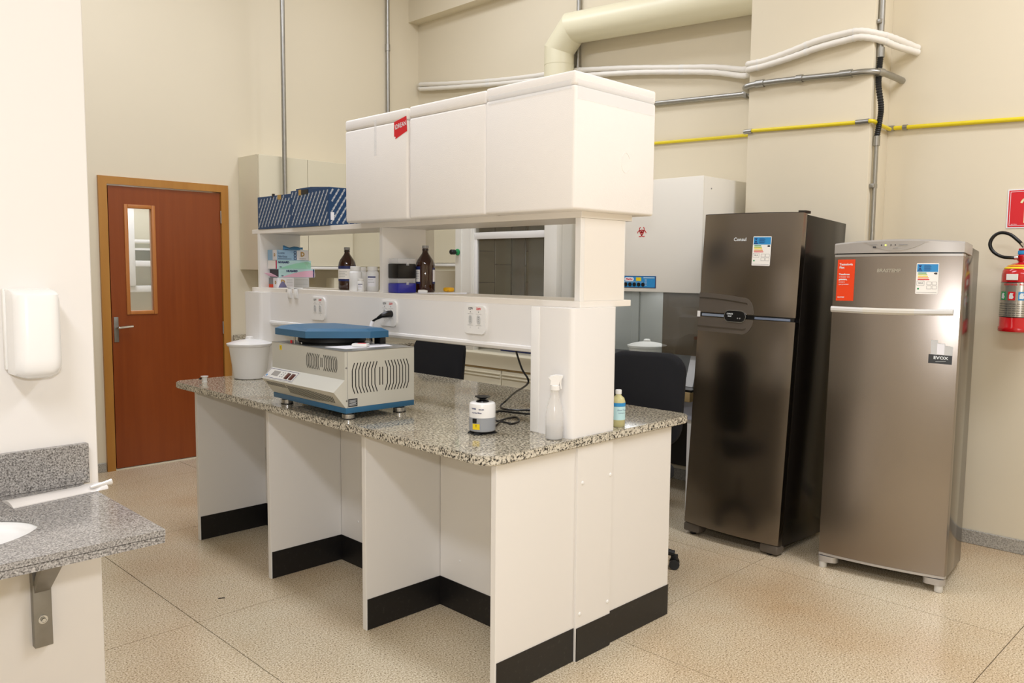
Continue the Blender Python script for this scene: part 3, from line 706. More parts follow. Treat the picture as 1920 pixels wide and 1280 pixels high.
# ================================================================== VORTEX MIXER
t = T('vortex_mixer', 'small white and grey vortex mixer with black cup head', 'mixer', (.222, .312, .9), world=False)
t.p(G().lathe([(.034, .002), (.036, .006), (.030, .012)], (0, 0, 0), 32), 'suction_foot', M['blackm'])
for a in (20, 140, 200, 320): t.p(G().lathe([(.018, 0), (.018, .003), (.008, .012)], (.040*math.cos(R(a)), .040*math.sin(R(a)), 0), 18), 'rubber_foot', M['rubber'])
t.p(G().lathe([(.050, .012), (.0525, .015), (.0525, .067)], (0, 0, 0), 48), 'grey_body', mat('mixer_grey', '9A9DA0', .35))
t.p(G().lathe([(.0525, .067), (.0525, .112), (.050, .121), (.043, .125)], (0, 0, 0), 48), 'white_body', M['plas'])
t.p(G().lathe([(.026, .125), (.024, .130), (.012, .134), (.012, .136), (.030, .144), (.031, .147), (.026, .146), (.010, .142)], (0, 0, 0), 36), 'cup_head', M['black'])
def wrapF(a, z): return frame((.0527*math.cos(R(a)), .0527*math.sin(R(a)), z), (-math.sin(R(a)), math.cos(R(a)), 0), (0, 0, 1))
t.p(G().box(-.009, .009, -.009, .009, 0, .003, .001, m=wrapF(193, .056)), 'switch', M['black'])
t.p(G().box(-.015, .015, -.011, .011, -.001, .0008, m=wrapF(200, .033)), 'yellow_sticker', M['yprint'])
g = G(); text(g, '!', .014, wrapF(200, .036), 0, 0, .0012, .0006); t.p(g, 'lettering', M['dgrey'])
g = G(); text(g, 'Vortex Mixer', .0075, wrapF(203, .088), 0, 0, .0008, .0002); text(g, 'VWR', .009, wrapF(188, .103), 0, 0, .0008, .0004); text(g, 'VM-300', .0065, wrapF(222, .101), 0, 0, .0008, .0003); t.p(g, 'lettering', M['navy'])
pts = spline([(.500, .410, 1.215), (.50, .369, 1.131), (.50, .331, 1.088), (.53, .37, 1.055), (.64, .55, .99), (.71, .67, .935), (.69, .69, .908), (.66, .63, .9045), (.68, .575, .9045), (.735, .525, .9045), (.715, .475, .9045), (.655, .465, .9045), (.625, .545, .9045), (.60, .61, .9045), (.50, .55, .9045), (.43, .44, .9045), (.50, .456, .9045), (.549, .447, .9045), (.496, .378, .9045), (.43, .354, .9045), (.41, .40, .9090), (.36, .375, .9045), (.30, .345, .907), (.262, .330, .925)], 8)
g = G().tube(pts, .0042, 8)
single(g, 'power_cord', M['black'], 'black power cord looping from under the socket channel to the vortex mixer', 'cable', (.45, .35, .9))

# ================================================================== BOTTLES ON THE BENCH
t = T('spray_bottle', 'clear trigger spray bottle standing in front of the shelf column', 'bottle', (.345, .040, .9), world=False)
pr = [(.030, 0), (.0345, .003), (.0345, .085), (.033, .10), (.026, .135), (.018, .165), (.0150, .185), (.0150, .192)]
t.p(G().lathe(pr, (0, 0, 0), 36), 'bottle_body', mat('clear_bottle', 'F6F3EE', .12, alpha=.38, spec=.7), sharp=60)
t.p(G().lathe([(.028, .003), (.0325, .005), (.0325, .055)], (0, 0, 0), 30), 'liquid', M['liquid'])
t.p(G().lathe([(.0185, .190), (.0185, .206), (.014, .209)], (0, 0, 0), 24), 'collar', M['plas'])
hm = Matrix.Rotation(R(-45), 4, 'Z')
t.p(G().prism([(-.018, .209), (.014, .209), (.018, .222), (.028, .236), (.030, .246), (.004, .248), (-.018, .243), (-.024, .236), (-.017, .228)], 'y', -.011, .011, m=hm), 'spray_head', M['plas'])
t.p(G().prism([(.018, .228), (.026, .232), (.024, .215), (.026, .195), (.022, .193), (.019, .213)], 'y', -.005, .005, m=hm), 'trigger', M['plas'])

t = T('sanitiser_bottle', 'yellowish hand gel bottle with blue label behind the shelf column', 'bottle', (.735, .035, .9), world=False)
t.p(G().lathe([(.026, 0), (.029, .003), (.029, .105), (.024, .120), (.012, .130), (.011, .138)], (0, 0, 0), 32), 'bottle_body', M['yliquid'], sharp=60)
t.p(G().lathe([(.0294, .030), (.0294, .085)], (0, 0, 0), 32, cap=False), 'label_paper', M['aqua'])
t.p(G().lathe([(.0297, .086), (.0297, .101)], (0, 0, 0), 32, cap=False), 'label_band', M['blue'])
def wrapS(a, z): return frame((.0299*math.cos(R(a)), .0299*math.sin(R(a)), z), (-math.sin(R(a)), math.cos(R(a)), 0), (0, 0, 1))
g = G(); text(g, 'Álcool Gel', .009, wrapS(245, .072), d=.0003); text(g, 'Antisséptico', .006, wrapS(245, .060), d=.0003); t.p(g, 'lettering', M['navy'])
t.p(G().lathe([(.013, .136), (.013, .152), (.010, .154)], (0, 0, 0), 20), 'cap', M['trans'])

def pot(x, y, z, s, label, mt):
    t = T('lidded_pot', label, 'pot', (x, y, z), group=None, world=False)
    pr = [(.085*s, 0), (.092*s, .004*s), (.118*s, .190*s), (.128*s, .196*s), (.128*s, .202*s), (.122*s, .203*s)]
    t.p(G().lathe(pr, (0, 0, 0), 48), 'pot_body', mt)
    t.p(G().lathe([(.131*s, .203*s), (.131*s, .209*s), (.090*s, .222*s), (.060*s, .228*s), (.030*s, .232*s)], (0, 0, 0), 48), 'lid', mt)
    t.p(G().lathe([(.026*s, .231*s), (.022*s, .240*s), (.022*s, .246*s), (.014*s, .250*s)], (0, 0, 0), 24), 'lid_knob', mt)
pot(.325, 2.42, .9, .98, 'white lidded plastic pot at the far end of the granite bench', M['plas'])
t = T('wash_bottle', 'translucent wash bottle with white cap between the white pot and centrifuge', 'bottle', (.325, 2.10, .9), world=False)
t.p(G().lathe([(.030, 0), (.033, .004), (.033, .11), (.026, .14), (.014, .160), (.013, .17)], (0, 0, 0), 28), 'bottle_body', M['trans'], sharp=60)
t.p(G().lathe([(.019, .168), (.019, .195), (.014, .198)], (0, 0, 0), 20), 'cap', M['plas'])
t.p(G().tube(spline([(0, 0, .197), (.0, .0, .215), (.03, -.03, .224), (.07, -.07, .218)], 6), .0045, 8), 'spout', M['plas'])
t = T('small_cup', 'tiny white plastic cup with dark dot at the left corner of the granite bench', 'cup', (.055, 2.43, .9), world=False)
t.p(G().lathe([(.016, 0), (.013, .008), (.014, .024), (.021, .030), (.021, .033)], (0, 0, 0), 24), 'cup_body', M['plas'])
t.p(G().box(-.026, -.014, .004, .014, .014, .024, .002), 'dark_stopper', M['black'])

# ================================================================== FRIDGES
def fridge_matrix(x, y, th, tilt, roll):
    t_ = R(th); U = Vector((math.sin(t_), -math.cos(t_), 0)); V_ = Vector((math.cos(t_), math.sin(t_), 0)); Z = Vector((0, 0, 1))
    m = Matrix(((U.x, V_.x, 0, x), (U.y, V_.y, 0, y), (0, 0, 1, 0), (0, 0, 0, 1)))
    return m @ Matrix.Rotation(-R(tilt), 4, 'X') @ Matrix.Rotation(R(roll), 4, 'Y')
def bulge(w_, b_, v1, n=16, ins=0, rc=.012):
    pts = [(ins, v1)]
    for k in range(n+1):
        u = k/n; x = ins+(w_-2*ins)*u; e = 1
        d = -b_*(1-(2*u-1)**2)
        if k == 0 or k == n: pts.append((x, d+.018))
        pts.append((x+(.004 if k == 0 else -.004 if k == n else 0), d))
        if k == n: pts[-1], pts[-2] = pts[-2], pts[-1]
    pts.append((w_-ins, v1)); return pts
def energy(t, F, w_, h_, parent):
    o = t.p(G().prism(rrect(0, 0, w_, h_, .004, 3), 'z', 0, .0006, m=F), 'energy_label', M['cream'], parent)
    t.p(G().plate(.03*w_, .72*h_, .97*w_, .97*h_, F, .0005, .0010), 'blue_header', M['blue'], o)
    g = G().prism([(.08*w_, .93*h_), (.24*w_, .93*h_), (.16*w_, .86*h_)], 'z', .0009, .0013, m=F).prism([(.08*w_, .79*h_), (.24*w_, .79*h_), (.16*w_, .86*h_)], 'z', .0009, .0013, m=F)
    g.plate(.06*w_, .74*h_, .27*w_, .765*h_, F, .0009, .0013)
    for k in range(5): g.plate(.34*w_, (.77+.035*k)*h_, (.62+.05*(k % 2))*w_, (.785+.035*k)*h_, F, .0009, .0012)
    t.p(g, 'header_print', M['navy'], o)
    for k, c in enumerate(('green', 'lime', 'yprint', 'oprint', 'redp')):
        t.p(G().plate(.08*w_, (.665-.052*k)*h_, (.46+.035*k)*w_, (.695-.052*k)*h_, F, .0005, .0010), 'rating_bar', M[c], o)
    g = G().prism([(.78*w_, .67*h_), (.84*w_, .70*h_), (.94*w_, .70*h_), (.94*w_, .64*h_), (.84*w_, .64*h_)], 'z', .0005, .001, m=F); t.p(g, 'rating_arrow', M['dgrey'], o)
    g = G()
    for (a, b_, c, d) in ((.05, .28, .38, .42), (.50, .30, .70, .40), (.74, .30, .94, .40), (.50, .17, .70, .27), (.74, .17, .94, .27)):
        g.strip([(a*w_, b_*h_), (c*w_, b_*h_), (c*w_, d*h_), (a*w_, d*h_), (a*w_, b_*h_)], .0012, F, .0005, .0009)
    g.strip([(.05*w_, .05*h_), (.95*w_, .05*h_)], .0012, F, .0005, .0009)
    text(g, '50,0' if w_ > .08 else '50,0', .012, F, .215*w_, .35*h_, .001, .0003); t.p(g, 'label_print', M['grey'], o)
    t.p(G().lathe([(.0045, 0), (.0045, .0004)], (0, 0, 0), 12, m=F @ Matrix.Translation((.12*w_, .17*h_, .0006))), 'seal_mark', M['green'], o)

# --- tall two-door fridge
W1, H1 = .60, 1.872
m = fridge_matrix(2.123, .600, .3, 3.0, .87)
t = T('refrigerator', 'two-door brushed steel refrigerator beside the pillar, left of the freezer', 'refrigerator', None, mtx=m, world=False)
t.p(G().box(.002, .598, .050, .545, .060, H1-.006, .004), 'cabinet_body', M['fside'])
t.p(G().box(.012, .588, .036, .052, .075, H1-.012), 'door_gasket', M['black'])
dpl = bulge(W1, .030, .038)
t.p(G().prism(dpl, 'z', .072, 1.288), 'refrigerator_door', M['steel'])
t.p(G().prism(dpl, 'z', 1.312, H1), 'freezer_door', M['steel'])
t.p(G().prism(bulge(W1, .0305, .038, ins=.0), 'z', H1, H1+.003), 'door_top_edge', M['black'])
t.p(G().prism(bulge(W1, .024, .038, ins=.006), 'z', 1.2875, 1.3125), 'door_gap', M['black'])
def onb(u, b_=.030): return -b_*(1-(2*u/W1-1)**2)
# curved overlays following the bulge
def overlay(pl2d, name, mt, off=.0012, parent=None, th=.001, nseg=24):
    """pl2d given as list of (u, zlow, zhigh) columns"""
    v = []; f = []
    for k, (u, z0, z1) in enumerate(pl2d):
        for o_ in (off+th, off-.004):
            y = onb(u)-o_; v += [(u, y, z0), (u, y, z1)]
        if k:
            a = 4*(k-1); b_ = 4*k; f += [(a, b_, b_+1, a+1), (a+2, a+3, b_+3, b_+2), (a, a+2, b_+2, b_), (a+1, b_+1, b_+3, a+3)]
    e = 4*(len(pl2d)-1); f += [(0, 1, 3, 2), (e, e+2, e+3, e+1)]
    return t.p(G().add(v, f), name, mt, parent, sharp=40)
cols_u = [(.002+.0118*k) for k in range(31)]
def hi(u): return 1.425-.028*(u/.37)**2 if u < .31 else 1.406-.10*(1-math.sqrt(max(0, 1-((u-.31)/.058)**2)))
def lo(u): return 1.205-.002*(u/.3) if u < .30 else 1.202+.088*(1-math.sqrt(max(0, 1-((u-.30)/.068)**2)))
us = [.002+.012*k for k in range(25)]+[.30+.0067*k for k in range(10)]+[.3665]
hp = overlay([(u, 1.316, max(hi(u), 1.318)) for u in us], 'upper_handle_recess', M['smoke'], .0015)
overlay([(u, max(hi(u)-.032, 1.318), max(hi(u)-.026, 1.32)) for u in us[:-6]], 'recess_rim', mat('recess_rim', '40392F', .15), .0040, hp)
lp = overlay([(u, min(lo(u), 1.282), 1.284) for u in us], 'lower_handle_recess', M['smoke'], .0015)
overlay([(u, min(lo(u)+.022, 1.281), min(lo(u)+.030, 1.283)) for u in us[:-6]], 'recess_rim', mat('recess_rim_low', '4A4238', .15), .0030, lp)
overlay([(u, 1.292, 1.306) for u in (.03, .08, .13, .19)], 'chrome_strip', mat('strip_blue_silver', 'A9B6CC', .2, metal=.6), .002)
overlay([(u, 1.292, 1.304) for u in (.375, .42, .47, .52, .57)], 'chrome_strip', mat('strip_blue_silver2', '8F9DB8', .2, metal=.6), .002)
overlay([(u, 1.284, 1.318) for u in (-.004, .004, .016)], 'white_end_clip', M['plas'], .004)
def ov(u0, u1, zc, hh):
    out = []; n = 22
    for k in range(n+1):
        u = u0+(u1-u0)*k/n; d = min(u-u0, u1-u, hh); h_ = math.sqrt(max(0, hh*hh-(hh-d)**2)); out.append((u, zc-max(h_, .001), zc+max(h_, .001)))
    return out
rim = overlay(ov(.186, .326, 1.300, .034), 'control_rim', M['chrome'], .006)
cp = overlay(ov(.190, .322, 1.300, .030), 'control_panel', M['black'], .0085)
Fc_ = NX(0, 0, 0)
Fl = frame((.255, onb(.255)-.0105, 1.3), (1, 0, 0), (0, 0, 1))
g = G(); text(g, 'COMPLETE', .011, Fl, -.028, .012, 0, .0003, sx=.7); text(g, 'FROST', .010, Fl, -.028, -.001, 0, .0003, sx=.8); t.p(g, 'lettering', M['wprint'], cp)
for x in (.022, .036): t.p(G().lathe([(.004, 0), (.004, .001)], (0, 0, 0), 12, m=Fl @ Matrix.Translation((x, -.010, 0))), 'button', M['grey'], cp)
# badge and energy label
uu = .252; sl = math.atan2(onb(uu+.01)-onb(uu-.01), .02)
Fb = frame((uu, onb(uu)-.0012, 1.728), (math.cos(sl), math.sin(sl), 0), (0, 0, 1))
g = G(); text(g, 'Consul', .028, Fb, 0, 0, 0, .0005); t.p(g, 'badge_lettering', M['wprint'])
uu = .388; sl = math.atan2(onb(uu+.01)-onb(uu-.01), .02)
energy(t, frame((.335, onb(.335)-.0045, 1.585), (math.cos(sl), math.sin(sl), 0), (0, 0, 1)), .105, .160, None)
t.p(G().prism([(.57, -.004), (.605, .01), (.612, .05), (.60, .075), (.57, .07), (.555, .02)], 'z', H1+.001, H1+.012), 'hinge_cap', M['fside'])
for u in (.002, .49):
    f_ = t.p(G().box(u, u+.108, -.006, .075, .018, .070, .012), 'foot', M['smoke'])
    t.p(G().lathe([(.016, 0), (.018, .003), (.018, .02)], (u+.05, .03, .0), 16), 'foot_pad', M['black'], f_)

# --- single-door freezer
W2, H2 = .603, 1.704
m = fridge_matrix(2.167, -.202, 7.4, 3.59, -.35)
t = T('upright_freezer', 'single-door brushed steel freezer with orange sticker and white handle', 'freezer', None, mtx=m, world=False)
W1 = W2
t.p(G().box(.006, .597, .048, .472, .055, H2-.012, .004), 'cabinet_body', M['fside2'])
t.p(G().box(.012, .590, .034, .050, .080, 1.60), 'door_gasket', M['dgrey'])
t.p(G().prism(bulge(W2, .026, .036), 'z', .078, 1.628), 'freezer_door', M['steel2'])
t.p(G().prism(bulge(W2, .028, .036), 'z', .066, .0775), 'door_bottom_trim', M['silverp'])
t.p(G().prism(bulge(W2, .028, .036), 'z', 1.6285, 1.640), 'door_top_trim', M['silverp'])
t.p(G().prism(bulge(W2, .020, .036, ins=.006), 'z', 1.6395, 1.647), 'door_gap', M['black'])
# lid with gently arched top
top = bulge(W2+.006, .034, .20); v = []; f = []; n = len(top)
for z_ in (0, 1, 2):
    for x, y in top:
        arch = .0 if z_ == 0 else (.014*(1-(2*x/W2-1)**2))
        zz = [1.646, 1.690, 1.698][z_]+arch; yy = y+(0 if z_ < 2 else .008 if y < .1 else 0); v.append((x-.003, yy, zz))
f = [tuple(range(n))]+[(k*n+i, k*n+(i+1) % n, (k+1)*n+(i+1) % n, (k+1)*n+i) for k in (0, 1) for i in range(n)]+[tuple(2*n+i for i in range(n))]
t.p(G().add(v, f), 'top_lid', M['silverp'])
def onb(u, b_=.034): return -b_*(1-(2*u/W2-1)**2)
cu = []
for k in range(21):
    u = .152+.300*k/20; q = (u-.302)/.150; arch = .014*(1-(2*u/W2-1)**2); cu.append((u, min(1.654+.05*q*q, 1.687+arch), 1.688+arch))
cpn = overlay(cu, 'control_panel', mat('freezer_panel', 'ABA69F', .3, metal=.3), .0008)
Fl = frame((.302, onb(.302)-.0032, 1.683), (1, 0, 0), (0, 0, 1))
for x in (-.065, -.02, 0): t.p(G().lathe([(.0030, 0), (.0030, .001)], (0, 0, 0), 12, m=Fl @ Matrix.Translation((x+.0, .0, 0))), 'button', M['dgrey'], cpn)
t.p(G().lathe([(.0042, 0), (.0042, .001)], (0, 0, 0), 12, m=Fl @ Matrix.Translation((-.045, .0, 0))), 'lit_indicator', M['led'], cpn)
t.p(G().plate(-.105, -.014, -.090, -.006, Fl, 0, .001), 'mark', M['dgrey'], cpn)
g = G().plate(-.118, .002, -.085, .0035, Fl, 0, .001).plate(.015, .000, .055, .002, Fl, 0, .001).plate(-.01, -.016, .012, -.0145, Fl, 0, .001); t.p(g, 'printed_line', M['grey'], cpn)
def onb(u, b_=.026): return -b_*(1-(2*u/W2-1)**2)
# handle, three-piece gently bowed
def hbar(u0, u1, mt, name, par=None, ex=0):
    v = []; f = []; n = 12
    sec = [(-.012, -.012), (-.020, -.004), (-.020, .006), (-.012, .014), (.012, .014), (.012, -.012)]
    sec = [(a, b_*(1+ex)) for a, b_ in sec]
    for k in range(n+1):
        u = u0+(u1-u0)*k/n; dip = -.006*(1-(2*u/W2-1)**2)
        for a, b_ in sec: v.append((u, onb(u)+a, 1.357+dip+b_*1.15))
        if k:
            for i in range(6): j = (i+1) % 6; f.append(((k-1)*6+i, (k-1)*6+j, k*6+j, k*6+i))
    f += [tuple(range(6)), tuple(n*6+i for i in range(6))]
    return t.p(G().add(v, f), name, mt, par)
hb = hbar(.002, .572, M['silverl'], 'door_handle')
hbar(.165, .405, mat('handle_grip', 'D8D2C4', .35), 'handle_grip', hb, .06)
# badge
Fb = frame((.275, onb(.275)-.0015, 1.556), (1, 0, 0), (0, 0, 1))
g = G(); text(g, 'BRASTEMP', .023, Fb, 0, 0, 0, .0009, sx=1.02, shear=.1)
t.p(g, 'badge_lettering', M['chrome'])
uu = .072; sl = math.atan2(onb(uu+.01)-onb(uu-.01), .02)
Fs = frame((.022, onb(.022)-.0010, 1.402), (math.cos(sl), math.sin(sl), 0), (0, 0, 1))
st = t.p(G().plate(0, 0, .090, .212, Fs, 0, .001), 'orange_sticker', M['orange'])
g = G(); x = .010
text(g, 'Tecnologia', .0155, Fs, x, .187, .0014, .0005, align='LEFT'); text(g, 'Flex', .0155, Fs, x, .171, .0014, .0005, align='LEFT')
text(g, 'Transforme', .0115, Fs, x, .136, .0014, .0005, align='LEFT'); text(g, 'o freezer em', .0105, Fs, x, .123, .0014, align='LEFT'); text(g, 'geladeira,', .0115, Fs, x, .110, .0014, .0005, align='LEFT')
text(g, 'sempre', .0105, Fs, x, .097, .0014, align='LEFT'); text(g, 'que precisar.', .0105, Fs, x, .085, .0014, align='LEFT'); text(g, 'BRASTEMP', .0075, Fs, x-.002, .018, .0014, .0003, align='LEFT')
t.p(g, 'lettering', M['wprint'], st)
uu = .45; sl = math.atan2(onb(uu+.01)-onb(uu-.01), .02)
energy(t, frame((.402, onb(.402)-.0016, 1.443), (math.cos(sl), math.sin(sl), 0), (0, 0, 1)), .098, .150, None)
uu = .53; sl = math.atan2(onb(uu+.01)-onb(uu-.01), .02)
Fs = frame((.478, onb(.478)-.0020, 1.110), (math.cos(sl), math.sin(sl), -.03), (0, 0, 1))
st = t.p(G().prism([(0, 0), (.10, 0), (.102, .085), (.068, .090), (.068, .098), (.036, .098), (.036, .112), (.005, .112), (.008, .05)], 'z', 0, .001, m=Fs), 'product_sticker', M['lgrey'])
t.p(G().plate(-.001, -.001, .101, .042, Fs, .0004, .0014), 'black_band', M['black'], st)
g = G(); text(g, 'EVOX', .020, Fs, .052, .027, .0018, .0005, sx=1.2); g.strip([(.03, .008), (.075, .013)], .0012, Fs, .0014, .0018); t.p(g, 'lettering', M['wprint'], st)
t.p(G().plate(.034, .044, .066, .095, Fs, .0004, .0014), 'white_shape', M['paper'], st)
for u in (.004, .508):
    f_ = t.p(G().prism(rrect(u-.004, -.012, u+.094, .060, .030, 5), 'z', .032, .062), 'foot', M['silverp'])
    t.p(G().lathe([(.018, 0), (.020, .004), (.020, .034)], (u+(.022 if u < .2 else .068), .012, -.002), 20), 'foot_pad', M['silverl'], f_)

# ================================================================== EXTINGUISHER, SIGN
ex, ey = 3.053, -.858
t = T('fire_extinguisher', 'red fire extinguisher with black hose hung on the wall beside the freezer', 'extinguisher', (ex, ey, 1.24), world=False)
t.p(G().lathe([(.088, 0), (.090, .004), (.090, .022), (.086, .026), (.086, .300), (.082, .325), (.066, .348), (.040, .362), (.020, .368), (.020, .378)], (0, 0, 0), 48), 'cylinder_body', M['red'], sharp=50)
t.p(G().lathe([(.0868, .078), (.0868, .262)], (0, 0, 0), 48, cap=False), 'metallic_label', mat('foil_label', 'B9B4A8', .25, metal=.6), sharp=60)
def wrapE(a, z): return frame((.0872*math.cos(R(a)), .0872*math.sin(R(a)), z), (-math.sin(R(a)), math.cos(R(a)), 0), (0, 0, 1))
for a, c in ((138, 'green'), (167, 'redp'), (196, 'blue')):
    F = wrapE(a, .190); o = t.p(G().box(-.016, .016, -.022, .022, -.0015, .0006, m=F), 'class_pictogram', M[c])
    g = G().prism([(-.011, -.014), (.004, -.016), (.010, -.006), (.004, .006), (.008, .014), (-.006, .016), (-.011, .004)], 'z', .0006, .0010, m=F); t.p(g, 'pictogram_mark', M['wprint'], o)
g = G()
for a in range(116, 232, 12):
    for k in range(6): g.box(-.0075, .0070, -.001, .001, -.0008, .0005, m=wrapE(a, .088+.012*k))
t.p(g, 'label_print', M['dgrey'], kind='stuff')
g = G()
for i_, a in enumerate((145, 161, 177, 193, 209)): text(g, ['EXT', 'INTOR', 'DE', 'INC', 'ENDIO'][i_], .013, wrapE(a, .250), 0, 0, .0008, .0004, sx=.8)
t.p(g, 'label_heading', M['redp'])
t.p(G().box(-.026, .026, -.016, .016, -.003, .0008, m=wrapE(165, .290)), 'inspection_sticker', M['cream'])
t.p(G().lathe([(.0865, .0765), (.0872, .0775), (.0872, .080)], (0, 0, 0), 48, cap=False), 'label_border', M['black'])
t.p(G().lathe([(.0872, .260), (.0872, .263)], (0, 0, 0), 48, cap=False), 'label_border', M['black'])
t.p(G().lathe([(.0585, .354), (.079, .334), (.0775, .3375)], (0, 0, 0), 48, cap=False), 'yellow_ring', M['yprint'])
t.p(G().lathe([(.022, .372), (.026, .380), (.026, .402), (.018, .408)], (0, 0, 0), 20), 'valve', M['red'])
t.p(G().box(-.012, .012, -.12, .02, .430, .442, .003), 'lever', M['red']); t.p(G().box(-.012, .012, -.10, .02, .404, .412, .003), 'carry_handle', M['red'])
t.p(G().box(-.018, .006, -.008, .022, .408, .430, .004), 'blue_seal', M['blue'])
pts = spline([(-.02, .02, .392), (-.03, .045, .392), (-.03, .085, .398), (-.03, .122, .425), (-.03, .138, .465), (-.03, .125, .505), (-.03, .095, .525), (-.03, .055, .515), (-.03, .018, .480), (-.02, -.005, .450)], 8)
t.p(G().tube(pts, .0085, 12), 'hose', M['black'])
t.p(G().tube([pts[0], pts[5]], .010, 12), 'hose_ferrule', M['alu']); t.p(G().tube([pts[-6], pts[-1]], .010, 12), 'hose_ferrule', M['alu'])
t.p(G().box(.086, .104, -.03, .03, .28, .34), 'wall_bracket', M['galv'])
t.o.scale = (1.12, 1.12, 1.0)

t = T('extinguisher_sign', 'square red sign with pale extinguisher pictogram above the fire extinguisher', 'sign', (3.165, -.85, 1.9))
F = NX(3.1695, -.85, 1.9)
t.p(G().plate(-.112, -.105, .112, .105, F, 0, .003), 'sign_border', M['paper'])
t.p(G().plate(-.106, -.099, .106, .099, F, .003, .0036), 'red_field', M['redp'])
t.p(G().strip([(-.098, -.091), (.098, -.091), (.098, .091), (-.098, .091), (-.098, -.091)], .0022, F, .0036, .0042), 'inner_line', M['paper'])
g = G().prism([(-.030, -.078)]+[(-.030+.0, .02)]+[(-.030*math.cos(R(a)), .02+.03*math.sin(R(a))) for a in range(10, 171, 20)]+[(.030, .02), (.030, -.078)], 'z', .0036, .0044, m=F)
g.strip([(-.046, .030), (-.036, .046), (-.012, .060), (.02, .062)], .011, F, .0036, .0044)
g.strip([(-.0, .05), (.03, .075)], .009, F, .0036, .0044)
t.p(g, 'pictogram', M['photo'])
g = G(); text(g, 'sinal foto', .008, F, -.075, -.084, .0044); t.p(g, 'lettering', M['paper'])

# ================================================================== PIPES
t = T('vertical_conduit', 'galvanised conduit running down the wall behind the blue cartons', 'pipe', (1.51, 4.40, 1.4))
t.p(G().cyl((1.488, 4.035, .95), (1.488, 4.035, ZC), .0185, 16), 'pipe', M['galv'])
t = T('vertical_conduit', 'galvanised conduit on the far wall left of the white insulated pipes', 'pipe', (2.78, 4.40, 1.4))
t.p(G().cyl((2.785, 4.395, 2.0), (2.785, 4.395, ZC), .0185, 16), 'pipe', M['galv'])
t.p(G().cyl((2.785, 4.395, 3.58), (2.785, 4.395, 3.64), .023, 16), 'coupling', M['galv'])
t = T('vertical_conduit', 'short galvanised conduit on the back wall behind the round duct', 'pipe', (3.15, 2.35, 3.1))
t.p(G().cyl((3.145, 2.352, 2.2), (3.145, 2.352, ZC), .0185, 16), 'pipe', M['galv'])
t.p(G().cyl((3.145, 2.352, 3.13), (3.145, 2.352, 3.17), .023, 16), 'coupling', M['galv'])

t = T('pillar_conduit', 'galvanised conduit with black corrugated section on the side of the pillar', 'pipe', (2.95, -.10, 1.7))
cxp, cyp = 2.952, -.100
t.p(G().cyl((cxp, cyp, 0.2), (cxp, cyp, 2.33), .0125, 16), 'lower_pipe', M['galv'])
t.p(G().cyl((cxp, cyp+.003, 2.80), (cxp, cyp+.003, ZC), .0165, 16), 'upper_pipe', M['galv'])
t.p(G().cyl((cxp, cyp, 2.28), (cxp, cyp, 2.335), .019, 16), 'coupling', M['galv'])
t.p(G().cyl((cxp, cyp, 2.78), (cxp, cyp, 2.835), .021, 16), 'coupling', M['galv'])
pts = spline([(cxp, cyp, 2.33), (cxp-.01, cyp-.016, 2.42), (cxp-.015, cyp-.022, 2.50), (cxp-.014, cyp-.002, 2.62), (cxp-.005, cyp+.002, 2.70), (cxp, cyp, 2.785)], 16)
t.p(G().tube(pts, lambda i: .0175 if i % 2 else .0140, 14), 'corrugated_hose', M['flex'])
for z in (2.98, 2.05): t.p(G().box(cxp-.028, cxp+.028, cyp-.006, cyp+.02, z-.012, z+.012, .002), 'pipe_clamp', M['galv'])

def wallpipe(name, label, pts, r, mt, couplings=(), cm=None, n=12):
    t = T(name, label, 'pipe', pts[0]); t.p(G().tube(pts, r, n), 'pipe', mt)
    for a, b_ in couplings: t.p(G().cyl(a, b_, r*1.3, 14), 'coupling', cm or M['galv'])
    return t
# insulated pair
def ins_pair(dz, label, ph):
    base = [(3.165, 4.40, 3.31), (3.13, 4.30, 3.29), (3.125, 3.9, 3.24), (3.125, 3.4, 3.19), (3.125, 2.9, 3.15), (3.125, 2.45, 3.12), (3.125, 2.2, 3.09), (3.125, 1.8, 3.04), (3.125, 1.45, 2.99), (3.125, 1.1, 2.935), (3.10, .85, 2.87), (2.98, .74, 2.86),
            (2.87, .69, 2.838), (2.868, .58, 2.845), (2.868, .42, 2.868), (2.868, .25, 2.895), (2.868, .08, 2.905), (2.87, -.02, 2.905), (2.93, -.11, 2.885), (3.02, -.16, 2.865), (3.165, -.23, 2.835)]
    out = []
    for k, (x, y, z) in enumerate(base):
        off = dz*(.022+.005*math.sin(k*1.3+ph)); out.append((x, y, z+off+(.0 if k not in (0, 20) else -off*.45)))
    P = spline(out, 10)
    t = T('insulated_pipe', label, 'pipe', (3.1, 2, 3.0))
    t.p(G().tube(P, lambda i: .0192+.0010*math.sin(i*1.9), 14), 'wrapped_pipe', M['whtape'])
    for k in (8, 30, 55, 82, 104, 126, 146, 165, 182): t.p(G().tube([P[k], P[k+1]], .0206, 14), 'tape_band', M['plasm'])
ins_pair(.95, 'upper of the two white wrapped pipes crossing the back wall and pillar', 0)
ins_pair(-.75, 'lower of the two white wrapped pipes crossing the back wall and pillar', 1.5)

